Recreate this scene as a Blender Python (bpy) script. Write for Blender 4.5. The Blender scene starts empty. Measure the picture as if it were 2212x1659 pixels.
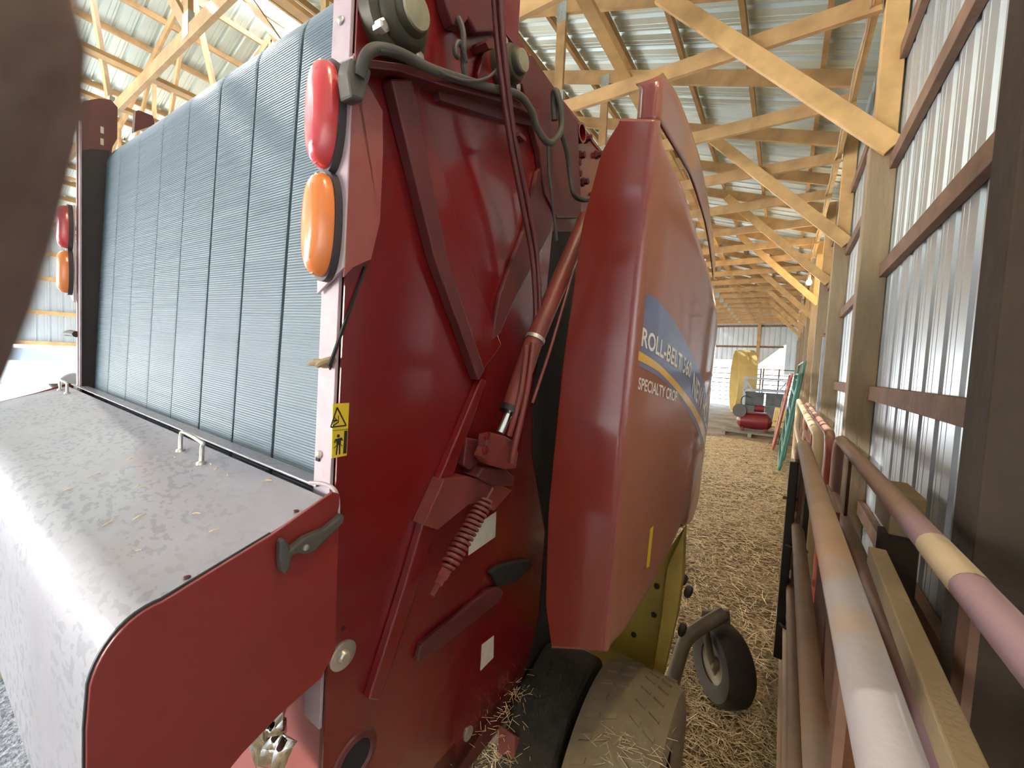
import bpy, bmesh, math, random
from mathutils import Vector, Matrix, noise
PI=math.pi
scene=bpy.context.scene; C=scene.collection
random.seed(7)

# ------------------------------------------------------------ camera
H=1.6
def cam_axes(yaw,pitch,roll):
    y,p,r=map(math.radians,(yaw,pitch,roll))
    f=Vector((-math.sin(y)*math.cos(p),math.cos(y)*math.cos(p),math.sin(p)))
    r0=Vector((math.cos(y),math.sin(y),0)); u0=r0.cross(f)
    return r0*math.cos(r)+u0*math.sin(r), u0*math.cos(r)-r0*math.sin(r), f
CR,CU,CF=cam_axes(33.5,-3.1,2.75)
cd=bpy.data.cameras.new('camera'); cam=bpy.data.objects.new('camera',cd); C.objects.link(cam)
cd.sensor_width=36; cd.lens=885/2212*36; cd.clip_start=0.002; cd.clip_end=300
cam.matrix_world=Matrix(((CR.x,CU.x,-CF.x,0),(CR.y,CU.y,-CF.y,0),(CR.z,CU.z,-CF.z,H),(0,0,0,1)))
cd.dof.use_dof=True; cd.dof.focus_distance=1.3; cd.dof.aperture_fstop=17
scene.camera=cam

# ------------------------------------------------------------ light and exposure
w=bpy.data.worlds.new('sky'); scene.world=w; w.use_nodes=True
nt=w.node_tree; bg=nt.nodes['Background']
sky=nt.nodes.new('ShaderNodeTexSky'); sky.sky_type='NISHITA'; sky.sun_disc=False
sky.sun_elevation=math.radians(42); sky.sun_rotation=math.radians(-110); sky.air_density=1.0; sky.dust_density=2.5
mx=nt.nodes.new('ShaderNodeMixRGB'); mx.inputs[0].default_value=.6; mx.inputs[2].default_value=(.27,.35,.46,1)
nt.links.new(sky.outputs[0],mx.inputs[1]); nt.links.new(mx.outputs[0],bg.inputs[0]); bg.inputs[1].default_value=1.35
sl=bpy.data.lights.new('sun','SUN'); sl.energy=10.0; sl.angle=.01; sl.color=(1,.97,.92)
so=bpy.data.objects.new('sun',sl); C.objects.link(so)
SUN=Vector((-.80,-.20,.62)).normalized(); so.rotation_euler=SUN.to_track_quat('Z','Y').to_euler(); so.location=(-20,-10,15)
scene.view_settings.view_transform='Standard'; scene.view_settings.look='None'
scene.view_settings.gamma=1; scene.view_settings.use_curve_mapping=False
scene.view_settings.exposure=2.75

# ------------------------------------------------------------ materials
MATS={}
def mat(name,col,rough=.5,metal=0,dust=None,dust_amt=0,noise_scale=12,var=.12,bump=0,bump_scale=60,coat=0,spec=.5,stretch=None,updust=0,emit=0,trans=0,stops=(.42,.62),sidedust=0):
    m=bpy.data.materials.new(name); m.use_nodes=True; n=m.node_tree.nodes; l=m.node_tree.links
    b=n['Principled BSDF']; b.inputs['Roughness'].default_value=rough; b.inputs['Metallic'].default_value=metal
    b.inputs['Specular IOR Level'].default_value=spec
    if coat: b.inputs['Coat Weight'].default_value=coat; b.inputs['Coat Roughness'].default_value=.08
    tc=n.new('ShaderNodeTexCoord'); mp=n.new('ShaderNodeMapping'); l.new(tc.outputs['Object'],mp.inputs[0])
    if stretch: mp.inputs['Scale'].default_value=stretch
    nz=n.new('ShaderNodeTexNoise'); nz.inputs['Scale'].default_value=noise_scale; nz.inputs['Detail'].default_value=6
    l.new(mp.outputs[0],nz.inputs['Vector'])
    cr=n.new('ShaderNodeValToRGB'); l.new(nz.outputs[0],cr.inputs[0])
    lo=[max(0,c*(1-var)) for c in col]; hi=[min(1,c*(1+var)) for c in col]
    cr.color_ramp.elements[0].position=.3; cr.color_ramp.elements[0].color=(*lo,1)
    cr.color_ramp.elements[1].position=.7; cr.color_ramp.elements[1].color=(*hi,1)
    out=cr.outputs[0]
    if dust:
        n2=n.new('ShaderNodeTexNoise'); n2.inputs['Scale'].default_value=noise_scale*.45; n2.inputs['Detail'].default_value=8; n2.inputs['Roughness'].default_value=.65
        l.new(mp.outputs[0],n2.inputs['Vector'])
        r2=n.new('ShaderNodeValToRGB'); r2.color_ramp.elements[0].position=stops[0]; r2.color_ramp.elements[1].position=stops[1]
        l.new(n2.outputs[0],r2.inputs[0])
        ma=n.new('ShaderNodeMath'); ma.operation='MULTIPLY_ADD'; l.new(r2.outputs[0],ma.inputs[0]); ma.inputs[1].default_value=dust_amt*.6; ma.inputs[2].default_value=dust_amt*.6
        fac=ma.outputs[0]
        if updust:
            ge=n.new('ShaderNodeNewGeometry'); sx=n.new('ShaderNodeSeparateXYZ'); l.new(ge.outputs['Normal'],sx.inputs[0])
            mr=n.new('ShaderNodeMapRange'); mr.inputs[1].default_value=.15; mr.inputs[2].default_value=.9; mr.inputs[4].default_value=updust
            l.new(sx.outputs[2],mr.inputs[0]); ad=n.new('ShaderNodeMath'); ad.operation='ADD'; ad.use_clamp=True
            l.new(fac,ad.inputs[0]); l.new(mr.outputs[0],ad.inputs[1]); fac=ad.outputs[0]
        if sidedust:
            ge=n.new('ShaderNodeNewGeometry'); sx=n.new('ShaderNodeSeparateXYZ'); l.new(ge.outputs['Normal'],sx.inputs[0])
            mr=n.new('ShaderNodeMapRange'); mr.inputs[1].default_value=.55; mr.inputs[2].default_value=.98; mr.inputs[4].default_value=sidedust
            l.new(sx.outputs[0],mr.inputs[0]); ad=n.new('ShaderNodeMath'); ad.operation='ADD'; ad.use_clamp=True
            l.new(fac,ad.inputs[0]); l.new(mr.outputs[0],ad.inputs[1]); fac=ad.outputs[0]
        mm=n.new('ShaderNodeMixRGB'); l.new(fac,mm.inputs[0]); l.new(out,mm.inputs[1]); mm.inputs[2].default_value=(*dust,1)
        out=mm.outputs[0]
        rr=n.new('ShaderNodeMapRange'); rr.inputs[3].default_value=rough; rr.inputs[4].default_value=max(rough,.75); l.new(fac,rr.inputs[0]); l.new(rr.outputs[0],b.inputs['Roughness'])
    l.new(out,b.inputs['Base Color'])
    if bump:
        n3=n.new('ShaderNodeTexNoise'); n3.inputs['Scale'].default_value=bump_scale; n3.inputs['Detail'].default_value=5; l.new(mp.outputs[0],n3.inputs['Vector'])
        bp=n.new('ShaderNodeBump'); bp.inputs['Strength'].default_value=bump; bp.inputs['Distance'].default_value=.01; l.new(n3.outputs[0],bp.inputs['Height']); l.new(bp.outputs[0],b.inputs['Normal'])
    if emit: b.inputs['Emission Color'].default_value=(*col,1); b.inputs['Emission Strength'].default_value=emit
    if trans: b.inputs['Transmission Weight'].default_value=trans
    MATS[name]=m; return m
WOOD=mat('truss_wood',(.60,.38,.16),.65,var=.25,noise_scale=5,dust=(.30,.18,.08),dust_amt=.45,bump=.3,bump_scale=25,stops=(.5,.66))
WOOD2=mat('fresh_wood',(.66,.42,.17),.6,var=.2,noise_scale=6,bump=.25,bump_scale=25)
POST=mat('post_wood',(.33,.24,.15),.8,var=.3,noise_scale=4,stretch=(3,3,.5),dust=(.30,.25,.17),dust_amt=.4,bump=.5,bump_scale=20)
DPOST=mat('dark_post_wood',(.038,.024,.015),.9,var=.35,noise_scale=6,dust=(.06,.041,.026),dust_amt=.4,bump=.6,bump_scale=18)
GIRT=mat('girt_wood',(.27,.155,.095),.8,var=.35,noise_scale=6,dust=(.16,.10,.07),dust_amt=.4,bump=.5,bump_scale=22)
ROOFM=mat('roof_metal',(.62,.73,.68),.36,metal=.5,var=.05,noise_scale=1.5)
WALLM=mat('wall_metal',(.60,.68,.73),.28,metal=.6,var=.06,noise_scale=2,dust=(.40,.38,.35),dust_amt=.2)
def skylight_mat():
    m=bpy.data.materials.new('skylight_plastic'); m.use_nodes=True; n=m.node_tree.nodes; l=m.node_tree.links; n.remove(n['Principled BSDF'])
    t=n.new('ShaderNodeBsdfTranslucent'); t.inputs[0].default_value=(.9,.92,.92,1); p=n.new('ShaderNodeBsdfTransparent'); p.inputs[0].default_value=(.95,.97,1,1)
    x=n.new('ShaderNodeMixShader'); x.inputs[0].default_value=.12; l.new(t.outputs[0],x.inputs[1]); l.new(p.outputs[0],x.inputs[2]); l.new(x.outputs[0],n['Material Output'].inputs[0]); return m
SKYL=skylight_mat()
RED=mat('red_paint',(.145,.002,.003),.22,var=.08,noise_scale=5,dust=(.30,.06,.05),dust_amt=.05,spec=.5,coat=.55)
REDD=mat('dark_red_paint',(.085,.008,.010),.4,var=.2,noise_scale=12,dust=(.20,.09,.08),dust_amt=.16)
REDC=mat('dull_red_paint',(.17,.018,.015),.4,var=.2,noise_scale=14,dust=(.26,.13,.10),dust_amt=.2)
REDP=mat('dusty_red_paint',(.27,.03,.03),.35,var=.15,noise_scale=8,dust=(.34,.19,.16),dust_amt=.35)
SHIELD=mat('glossy_red_shell',(.18,.004,.004),.22,var=.06,noise_scale=4,dust=(.52,.26,.145),dust_amt=.08,coat=.8,stops=(.2,.9),updust=.3,sidedust=.42)
FLANGE=mat('dusty_flange_paint',(.40,.25,.31),.45,var=.15,noise_scale=14,dust=(.52,.47,.46),dust_amt=.55,stops=(.45,.55))
HOOD=mat('dusty_hood_paint',(.29,.24,.26),.30,var=.12,noise_scale=9,dust=(.315,.31,.34),dust_amt=.75,stops=(.38,.60),bump=.05,bump_scale=80,coat=.5)
def hood_mat():
    m=HOOD; n=m.node_tree.nodes; l=m.node_tree.links; b=n['Principled BSDF']; src=b.inputs['Base Color'].links[0].from_socket
    tc=n.new('ShaderNodeTexCoord'); mp=n.new('ShaderNodeMapping'); mp.inputs['Scale'].default_value=(45,95,70); mp.inputs['Rotation'].default_value=(0,0,.5); l.new(tc.outputs['Object'],mp.inputs[0])
    z=n.new('ShaderNodeTexNoise'); z.inputs['Scale'].default_value=1.0; z.inputs['Detail'].default_value=2; l.new(mp.outputs[0],z.inputs['Vector'])
    r=n.new('ShaderNodeValToRGB'); r.color_ramp.elements[0].position=.545; r.color_ramp.elements[1].position=.575; l.new(z.outputs[0],r.inputs[0])
    z2=n.new('ShaderNodeTexNoise'); z2.inputs['Scale'].default_value=4; l.new(tc.outputs['Object'],z2.inputs['Vector'])
    r2=n.new('ShaderNodeValToRGB'); r2.color_ramp.elements[0].position=.34; r2.color_ramp.elements[1].position=.50; l.new(z2.outputs[0],r2.inputs[0])
    mu=n.new('ShaderNodeMath'); mu.operation='MULTIPLY'; l.new(r.outputs[0],mu.inputs[0]); l.new(r2.outputs[0],mu.inputs[1])
    m2=n.new('ShaderNodeMath'); m2.operation='MULTIPLY'; l.new(mu.outputs[0],m2.inputs[0]); m2.inputs[1].default_value=.5
    x=n.new('ShaderNodeMixRGB'); l.new(m2.outputs[0],x.inputs[0]); l.new(src,x.inputs[1]); x.inputs[2].default_value=(.17,.16,.175,1); l.new(x.outputs[0],b.inputs['Base Color'])
hood_mat()
HSIDE=mat('hood_side_red',(.21,.012,.010),.32,var=.1,noise_scale=5,dust=(.34,.13,.10),dust_amt=.10)
BELT=mat('belt_rubber',(.16,.215,.25),.5,var=.05,noise_scale=6)
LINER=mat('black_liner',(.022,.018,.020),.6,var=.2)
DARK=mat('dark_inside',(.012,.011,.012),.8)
RUB=mat('black_rubber',(.035,.035,.033),.55,var=.3,noise_scale=20,dust=(.14,.12,.10),dust_amt=.4)
BEAR=mat('greasy_cast_iron',(.035,.032,.022),.4,metal=.3,var=.4,noise_scale=30,dust=(.10,.085,.05),dust_amt=.4)
CAPM=mat('bearing_cap_metal',(.26,.24,.16),.5,var=.2,noise_scale=40)
STEEL=mat('zinc_steel',(.55,.52,.45),.35,metal=.8,var=.2,noise_scale=30)
CHROME=mat('chrome',(.8,.8,.78),.08,metal=1,var=.02)
REDL=mat('red_lens',(.62,.008,.02),.18,var=.05,coat=.8,dust=(.75,.55,.55),dust_amt=.12,noise_scale=9)
AMBL=mat('amber_lens',(.85,.20,.01),.18,var=.05,coat=.8,dust=(.85,.62,.42),dust_amt=.12,noise_scale=9)
LENSB=mat('lamp_base_rubber',(.05,.04,.045),.6)
YEL=mat('decal_yellow',(.72,.52,.03),.4,var=.05)
BLK=mat('decal_black',(.02,.02,.02),.5)
WHT=mat('decal_white',(.55,.52,.42),.5,var=.1,noise_scale=40)
LETT=mat('letter_cream',(.80,.72,.60),.35,var=.03)
BLUE=mat('decal_blue_grey',(.10,.13,.26),.18,var=.1,noise_scale=5,dust=(.36,.33,.36),dust_amt=.30,coat=.5)
YSTR=mat('stripe_yellow',(.75,.42,.08),.25,var=.08,coat=.4)
YFRM=mat('yellow_frame_paint',(.45,.32,.03),.45,var=.2,noise_scale=8,dust=(.20,.14,.06),dust_amt=.4)
TIRE=mat('dusty_tire',(.19,.15,.10),.85,var=.25,noise_scale=14,dust=(.33,.25,.14),dust_amt=.6,bump=.4,bump_scale=40)
TIRED=mat('dark_tire',(.012,.010,.009),.75,var=.3,noise_scale=18,dust=(.05,.038,.025),dust_amt=.3)
MUD=mat('dark_mud_steel',(.02,.017,.013),.8,var=.4,noise_scale=25,dust=(.06,.05,.03),dust_amt=.5,bump=.8,bump_scale=60)
ARMM=mat('muddy_steel',(.10,.09,.065),.5,metal=.3,var=.3,noise_scale=20,dust=(.18,.14,.09),dust_amt=.5)
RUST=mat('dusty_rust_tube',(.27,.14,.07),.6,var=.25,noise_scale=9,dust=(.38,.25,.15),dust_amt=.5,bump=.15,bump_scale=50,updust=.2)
RUSTP=mat('pink_sheened_tube',(.26,.10,.075),.5,var=.2,noise_scale=9,dust=(.34,.22,.15),dust_amt=.5,bump=.1,bump_scale=50,updust=.35)
def sheened(m,y0,soft,col):  # pale glare on the near end of the tubes, painted into their colour
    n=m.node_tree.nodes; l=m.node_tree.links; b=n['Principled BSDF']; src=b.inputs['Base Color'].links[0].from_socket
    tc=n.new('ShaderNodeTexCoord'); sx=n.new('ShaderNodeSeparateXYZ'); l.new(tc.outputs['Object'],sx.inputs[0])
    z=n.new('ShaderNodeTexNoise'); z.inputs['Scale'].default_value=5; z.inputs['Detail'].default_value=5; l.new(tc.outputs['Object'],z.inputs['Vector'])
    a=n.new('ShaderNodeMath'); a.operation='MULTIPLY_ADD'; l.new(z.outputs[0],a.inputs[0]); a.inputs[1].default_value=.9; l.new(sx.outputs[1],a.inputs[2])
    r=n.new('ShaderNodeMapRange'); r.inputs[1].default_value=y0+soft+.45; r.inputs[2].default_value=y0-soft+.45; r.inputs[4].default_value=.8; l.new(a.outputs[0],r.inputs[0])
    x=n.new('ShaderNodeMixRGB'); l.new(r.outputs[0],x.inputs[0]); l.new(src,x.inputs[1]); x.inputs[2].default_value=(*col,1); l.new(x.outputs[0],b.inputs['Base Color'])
sheened(RUST,.0,.12,(.29,.27,.275)); sheened(RUSTP,.35,.12,(.36,.22,.25))
RUSTB=mat('brown_rust_steel',(.20,.085,.035),.65,var=.35,noise_scale=10,dust=(.28,.15,.08),dust_amt=.4,bump=.3,bump_scale=50)
RUSTD=mat('dark_rust_steel',(.12,.055,.03),.7,var=.35,noise_scale=12,dust=(.22,.11,.06),dust_amt=.4)
BLKS=mat('black_steel',(.018,.014,.012),.45,var=.2)
REDT=mat('red_tube',(.27,.02,.015),.3,var=.15,noise_scale=9,dust=(.50,.32,.22),dust_amt=.18,updust=.6)
CREAM=mat('cream_tube',(.55,.40,.22),.5,var=.15,noise_scale=9,dust=(.6,.48,.33),dust_amt=.4)
GREEN=mat('green_tube',(.02,.13,.10),.4,var=.2,noise_scale=9,dust=(.15,.28,.25),dust_amt=.2)
PLANK=mat('grey_plank',(.30,.21,.11),.8,var=.25,noise_scale=6,dust=(.20,.14,.08),dust_amt=.4,bump=.3)
YPLY=mat('yellow_plastic',(.72,.54,.20),.4,var=.1,noise_scale=3)
BLUM=mat('pale_blue_steel',(.42,.50,.62),.45,var=.1)
CRATE=mat('grey_crate',(.09,.10,.11),.6,var=.3,noise_scale=5)
COMP=mat('compressor_red',(.15,.01,.015),.35,var=.2)
PALL=mat('pallet_wood',(.22,.19,.15),.8,var=.25)
GALV=mat('gusset_steel',(.50,.54,.48),.4,metal=.6,var=.15,noise_scale=40)
SKIN=mat('finger_skin',(.16,.105,.085),.65,var=.2,noise_scale=300,bump=.3,bump_scale=900)
NAIL=mat('finger_nail',(.30,.2,.17),.4)
WPAINT=mat('white_car_paint',(.8,.8,.8),.3,var=.03)
GLASS=mat('car_glass',(.1,.12,.14),.05,var=.02)
BULBM=mat('lit_bulb',(1,.80,.45),.5,var=.01,emit=25)
STRAWM=mat('loose_straw',(.70,.53,.30),.55,var=.35,noise_scale=60)
def straw_floor():
    m=bpy.data.materials.new('straw_floor'); m.use_nodes=True; n=m.node_tree.nodes; l=m.node_tree.links; b=n['Principled BSDF']; b.inputs['Roughness'].default_value=.85
    tc=n.new('ShaderNodeTexCoord')
    a=n.new('ShaderNodeTexNoise'); a.inputs['Scale'].default_value=1.3; a.inputs['Detail'].default_value=5; l.new(tc.outputs['Object'],a.inputs['Vector'])
    c=n.new('ShaderNodeTexNoise'); c.inputs['Scale'].default_value=45; c.inputs['Detail'].default_value=6; l.new(tc.outputs['Object'],c.inputs['Vector'])
    r=n.new('ShaderNodeValToRGB'); e=r.color_ramp.elements; e[0].position=.36; e[0].color=(.20,.13,.065,1); e[1].position=.64; e[1].color=(.58,.44,.26,1); l.new(c.outputs[0],r.inputs[0])
    r2=n.new('ShaderNodeValToRGB'); r2.color_ramp.elements[0].position=.38; r2.color_ramp.elements[0].color=(.55,.5,.45,1); r2.color_ramp.elements[1].position=.6; r2.color_ramp.elements[1].color=(1,1,1,1); l.new(a.outputs[0],r2.inputs[0])
    mm=n.new('ShaderNodeMixRGB'); mm.blend_type='MULTIPLY'; mm.inputs[0].default_value=1; l.new(r.outputs[0],mm.inputs[1]); l.new(r2.outputs[0],mm.inputs[2]); 
    sx=n.new('ShaderNodeSeparateXYZ'); l.new(tc.outputs['Object'],sx.inputs[0])
    ad=n.new('ShaderNodeMath'); ad.operation='MULTIPLY_ADD'; l.new(a.outputs[0],ad.inputs[0]); ad.inputs[1].default_value=.8; l.new(sx.outputs[0],ad.inputs[2])
    mr=n.new('ShaderNodeMapRange'); mr.inputs[1].default_value=-1.0; mr.inputs[2].default_value=-1.35; l.new(ad.outputs[0],mr.inputs[0])
    ym=n.new('ShaderNodeMapRange'); ym.inputs[1].default_value=4.5; ym.inputs[2].default_value=3.0; l.new(sx.outputs[1],ym.inputs[0]); mlt=n.new('ShaderNodeMath'); mlt.operation='MULTIPLY'; l.new(mr.outputs[0],mlt.inputs[0]); l.new(ym.outputs[0],mlt.inputs[1]); mr=mlt
    g=n.new('ShaderNodeValToRGB'); g.color_ramp.elements[0].position=.38; g.color_ramp.elements[0].color=(.20,.21,.23,1); g.color_ramp.elements[1].position=.62; g.color_ramp.elements[1].color=(.50,.51,.53,1); l.new(c.outputs[0],g.inputs[0])
    fx=n.new('ShaderNodeMixRGB'); l.new(mr.outputs[0],fx.inputs[0]); l.new(mm.outputs[0],fx.inputs[1]); l.new(g.outputs[0],fx.inputs[2])
    l.new(fx.outputs[0],b.inputs['Base Color'])
    bp=n.new('ShaderNodeBump'); bp.inputs['Strength'].default_value=.8; bp.inputs['Distance'].default_value=.03; l.new(c.outputs[0],bp.inputs['Height']); l.new(bp.outputs[0],b.inputs['Normal'])
    return m
FLOORM=straw_floor()
GRAVEL=mat('pale_gravel',(.42,.41,.39),.9,var=.25,noise_scale=30,bump=.7,bump_scale=60,dust=(.30,.29,.28),dust_amt=.4)

# ------------------------------------------------------------ mesh helpers
class MB:
    def __init__(s): s.v=[]; s.f=[]
    def add(s,v,f):
        o=len(s.v); s.v+= [tuple(p) for p in v]; s.f+=[tuple(i+o for i in q) for q in f]; return s
    def box(s,a,b):
        x0,y0,z0=a; x1,y1,z1=b
        return s.add([(x0,y0,z0),(x1,y0,z0),(x1,y1,z0),(x0,y1,z0),(x0,y0,z1),(x1,y0,z1),(x1,y1,z1),(x0,y1,z1)],[(0,3,2,1),(4,5,6,7),(0,1,5,4),(1,2,6,5),(2,3,7,6),(3,0,4,7)])
    def bar(s,p,q,wid,dep,side=(0,1,0)):
        # board from p to q: wid across (perp to side), dep along side
        p=Vector(p); q=Vector(q); d=(q-p).normalized(); sd=Vector(side); sd=(sd-d*sd.dot(d)).normalized(); up=d.cross(sd)
        vs=[]
        for e in (p,q):
            for i,j in ((-1,-1),(1,-1),(1,1),(-1,1)): vs.append(e+up*(i*wid/2)+sd*(j*dep/2))
        return s.add(vs,[(0,1,2,3),(7,6,5,4),(0,4,5,1),(1,5,6,2),(2,6,7,3),(3,7,4,0)])
    def tube(s,pts,r,n=12,cap=True,closed=False):
        P=[Vector(p) for p in pts]; N=len(P); rs=r if isinstance(r,(list,tuple)) else [r]*N
        up=None; base=len(s.v); vs=[]
        for i,p in enumerate(P):
            a=P[i-1] if (i>0 or closed) else P[0]; b=P[(i+1)%N] if (i<N-1 or closed) else P[-1]
            d=(b-a).normalized()
            if up is None: up=d.orthogonal().normalized()
            up=(up-d*up.dot(d)); up=up.normalized() if up.length>1e-6 else d.orthogonal().normalized()
            sd=d.cross(up)
            for k in range(n):
                t=2*PI*k/n; vs.append(p+up*(math.cos(t)*rs[i])+sd*(math.sin(t)*rs[i]))
        fs=[]
        for i in range(N-1 if not closed else N):
            j=(i+1)%N
            for k in range(n): fs.append((i*n+k,i*n+(k+1)%n,j*n+(k+1)%n,j*n+k))
        if cap and not closed: fs.append(tuple(range(n))[::-1]); fs.append(tuple((N-1)*n+k for k in range(n)))
        return s.add(vs,fs)
    def lathe(s,c,axis,prof,n=32,ang=2*PI):
        # prof: (dist along axis, radius)
        c=Vector(c); ax=Vector(axis).normalized(); u=ax.orthogonal().normalized(); v=ax.cross(u); N=len(prof)
        full=abs(ang-2*PI)<1e-6; M=n if full else n+1
        vs=[c+ax*h+(u*math.cos(ang*k/n)+v*math.sin(ang*k/n))*r for k in range(M) for (h,r) in prof]
        fs=[]
        for k in range(n):
            j=(k+1)%M
            for i in range(N-1): fs.append((k*N+i,j*N+i,j*N+i+1,k*N+i+1))
        return s.add(vs,fs)
    def prism(s,poly,fn0,fn1):
        n=len(poly); v=[fn0(p) for p in poly]+[fn1(p) for p in poly]
        return s.add(v,[tuple(range(n)),tuple(range(2*n-1,n-1,-1))]+[((i+1)%n,i,n+i,n+(i+1)%n) for i in range(n)])
    def pa(s,poly,a0,a1): return s.prism(poly,lambda p:(a0,p[0],p[1]),lambda p:(a1,p[0],p[1]))   # outline in (b,c), thickness along a
    def pb(s,poly,b0,b1): return s.prism(poly,lambda p:(p[0],b0,p[1]),lambda p:(p[0],b1,p[1]))
    def pc(s,poly,c0,c1): return s.prism(poly,lambda p:(p[0],p[1],c0),lambda p:(p[0],p[1],c1))
    def build(s,name,m,parent=None,bevel=0,smooth=False,seg=2):
        me=bpy.data.meshes.new(name); me.from_pydata(s.v,[],s.f); me.update()
        bm=bmesh.new(); bm.from_mesh(me); bmesh.ops.recalc_face_normals(bm,faces=bm.faces); bm.to_mesh(me); bm.free()
        me.materials.append(m); o=bpy.data.objects.new(name,me); C.objects.link(o)
        if parent: o.parent=parent
        if smooth:
            for p in me.polygons: p.use_smooth=True
            e=o.modifiers.new('e','EDGE_SPLIT'); e.split_angle=math.radians(40)
        if bevel:
            b=o.modifiers.new('b','BEVEL'); b.width=bevel; b.segments=seg; b.limit_method='ANGLE'; b.angle_limit=math.radians(35)
        return o
def tag(o,label,cat,group=None,kind=None):
    o['label']=label; o['category']=cat
    if group: o['group']=group
    if kind: o['kind']=kind
    return o
def struct(o): o['kind']='structure'; return o
def thing(name,label,cat,loc=(0,0,0),group=None):
    o=bpy.data.objects.new(name,None); C.objects.link(o); o.location=loc; o.empty_display_size=.1
    return tag(o,label,cat,group)
def smooth_path(pts,n=6):
    P=[Vector(p) for p in pts]; out=[]
    for i in range(len(P)-1):
        p0=P[max(i-1,0)];p1=P[i];p2=P[i+1];p3=P[min(i+2,len(P)-1)]
        for k in range(n):
            t=k/n; out.append(.5*((2*p1)+(p2-p0)*t+(2*p0-5*p1+4*p2-p3)*t*t+(3*p1-p0-3*p2+p3)*t**3))
    out.append(P[-1]); return out
def ordi(n): return ['first','second','third','fourth','fifth','sixth','seventh','eighth','ninth','tenth','eleventh','twelfth','thirteenth','fourteenth','fifteenth','sixteenth','seventeenth','eighteenth','nineteenth','twentieth'][n]

# ------------------------------------------------------------ barn
XW=.50; XL=-15.6; XR=-7.5; YE=24.2; YB=-7.6; ZE=4.16; SL=1/3.
def roofz(x): return ZE+.16+(min(XW-x,x-XL))*SL+.04
def corrugated(o0,du,dn,height_fn,length,pitch=.229,ribh=.019,zfun=None):
    pass
m=MB().box((XL-.3,YB-.4,-.2),(XW+.1,YE+.2,0)); struct(m.build('floor',FLOORM))
m=MB().box((-60,-40,-.35),(40,70,-.06)); g=m.build('outside_ground',GRAVEL); struct(g)
def corr_profile(y0,y1,pitch=.229,h=.026):
    out=[];y=y0
    while y<y1:
        for dy,dz in ((0,0),(pitch*.36,0),(pitch*.38,h*.25),(pitch*.40,0),(pitch*.60,0),(pitch*.62,h*.25),(pitch*.64,0),(pitch*.74,0),(pitch*.82,h),(pitch*.92,h)):
            out.append((y+dy,dz))
        y+=pitch
    out.append((y,0)); return out
# right wall: vertical ribs bulging outwards
pr=corr_profile(YB,YE); mb=MB(); vs=[];fs=[]
for i,(y,d) in enumerate(pr): vs+=[(XW+.002+d,y,0.0),(XW+.002+d,y,roofz(XW)+.02)]
for i in range(len(pr)-1): fs.append((2*i,2*i+1,2*i+3,2*i+2))
struct(mb.add(vs,fs).build('wall_right',WALLM))
# left wall: metal above an open lower bay
pr=corr_profile(YB,YE); mb=MB(); vs=[];fs=[]
for i,(y,d) in enumerate(pr): vs+=[(XL-.002-d,y,1.5),(XL-.002-d,y,roofz(XL)+.02)]
for i in range(len(pr)-1): fs.append((2*i,2*i+1,2*i+3,2*i+2))
struct(mb.add(vs,fs).build('wall_left',WALLM))
# far wall with an opening under a slanting lower edge
def farbot(x):
    if x>-.05: return 1.6
    if x>-1.25: return 2.75+(x+.4)*.95
    return 2.25
pr=corr_profile(XL,XW); mb=MB(); vs=[];fs=[]
for i,(x,d) in enumerate(pr): vs+=[(x,YE+d,farbot(x)),(x,YE+d,roofz(max(XL,min(XW,x)))-.02)]
for i in range(len(pr)-1): fs.append((2*i,2*i+1,2*i+3,2*i+2))
struct(mb.add(vs,fs).build('wall_far',WALLM))
# wall behind the camera with a wide open doorway on its left
for x0,x1,z0 in ((-4.4,XW,0),(XL,-13.6,0),(-13.6,-4.4,3.8)):
    pr=corr_profile(x0,x1-.001); vs=[];fs=[]
    for i,(x,d) in enumerate(pr):
        x=min(x,x1); vs+=[(x,YB-d,z0),(x,YB-d,roofz(max(XL,min(XW,x)))-.02)]
    for i in range(len(pr)-1): fs.append((2*i,2*i+1,2*i+3,2*i+2))
    struct(MB().add(vs,fs).build('wall_back',WALLM))
# roof sheets, both slopes, ribs running up the slope
def roof(x0,x1,y0,y1,name,m):
    pr=corr_profile(y0,y1); vs=[];fs=[]
    for y,d in pr: vs+=[(x0,y,roofz(x0)+d),(x1,y,roofz(x1)+d)]
    for i in range(len(pr)-1): fs.append((2*i,2*i+1,2*i+3,2*i+2))
    o=MB().add(vs,fs).build(name,m); struct(o)
roof(XW+.35,-6.55,YB,YE,'ceiling',ROOFM)
roof(XR,XL-.3,YB,YE,'ceiling',ROOFM)
roof(-6.55,XR,YB,YE,'window_1',SKYL)

# posts along the right wall
PY=[1.33+2.26*k for k in range(10)]
for k,y in enumerate(PY):
    t=thing('wooden_post', 'dark square wall post nearest the camera at right edge' if k==0 else ('%s weathered square wooden wall post from the camera'%ordi(k)),'post',(.43,y,0),'posts along the metal wall')
    m=MB().box((-.07,-.07,0),(.07,.07,4.15 if k==0 else 3.12)); m.build('shaft',DPOST if k==0 else POST,t,bevel=.006)  # nearest post is given a darker wood colour than the others
    if k: MB().box((-.055,-.06,3.12),(.06,.06,4.3)).build('upper_block',WOOD2,t,bevel=.004)
# header board on the inner face and the cable hanging along it
m=MB().box((.318,-.5,4.02),(.356,YE-.1,4.20)); tag(m.build('header_board',WOOD2,bevel=.003),'long header board running along the tops of the wall posts','beam')
pts=[]; y=1.5
while y<20: pts.append((.30+.006*math.sin(y*7),y,4.04+.03*math.sin(y*2.3)-.05*abs(math.sin(y*1.39)))); y+=.12
tag(MB().tube(pts,.008,6).build('electric_cable',CREAM,smooth=True),'pale cable sagging along the header board','cable')
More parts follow.
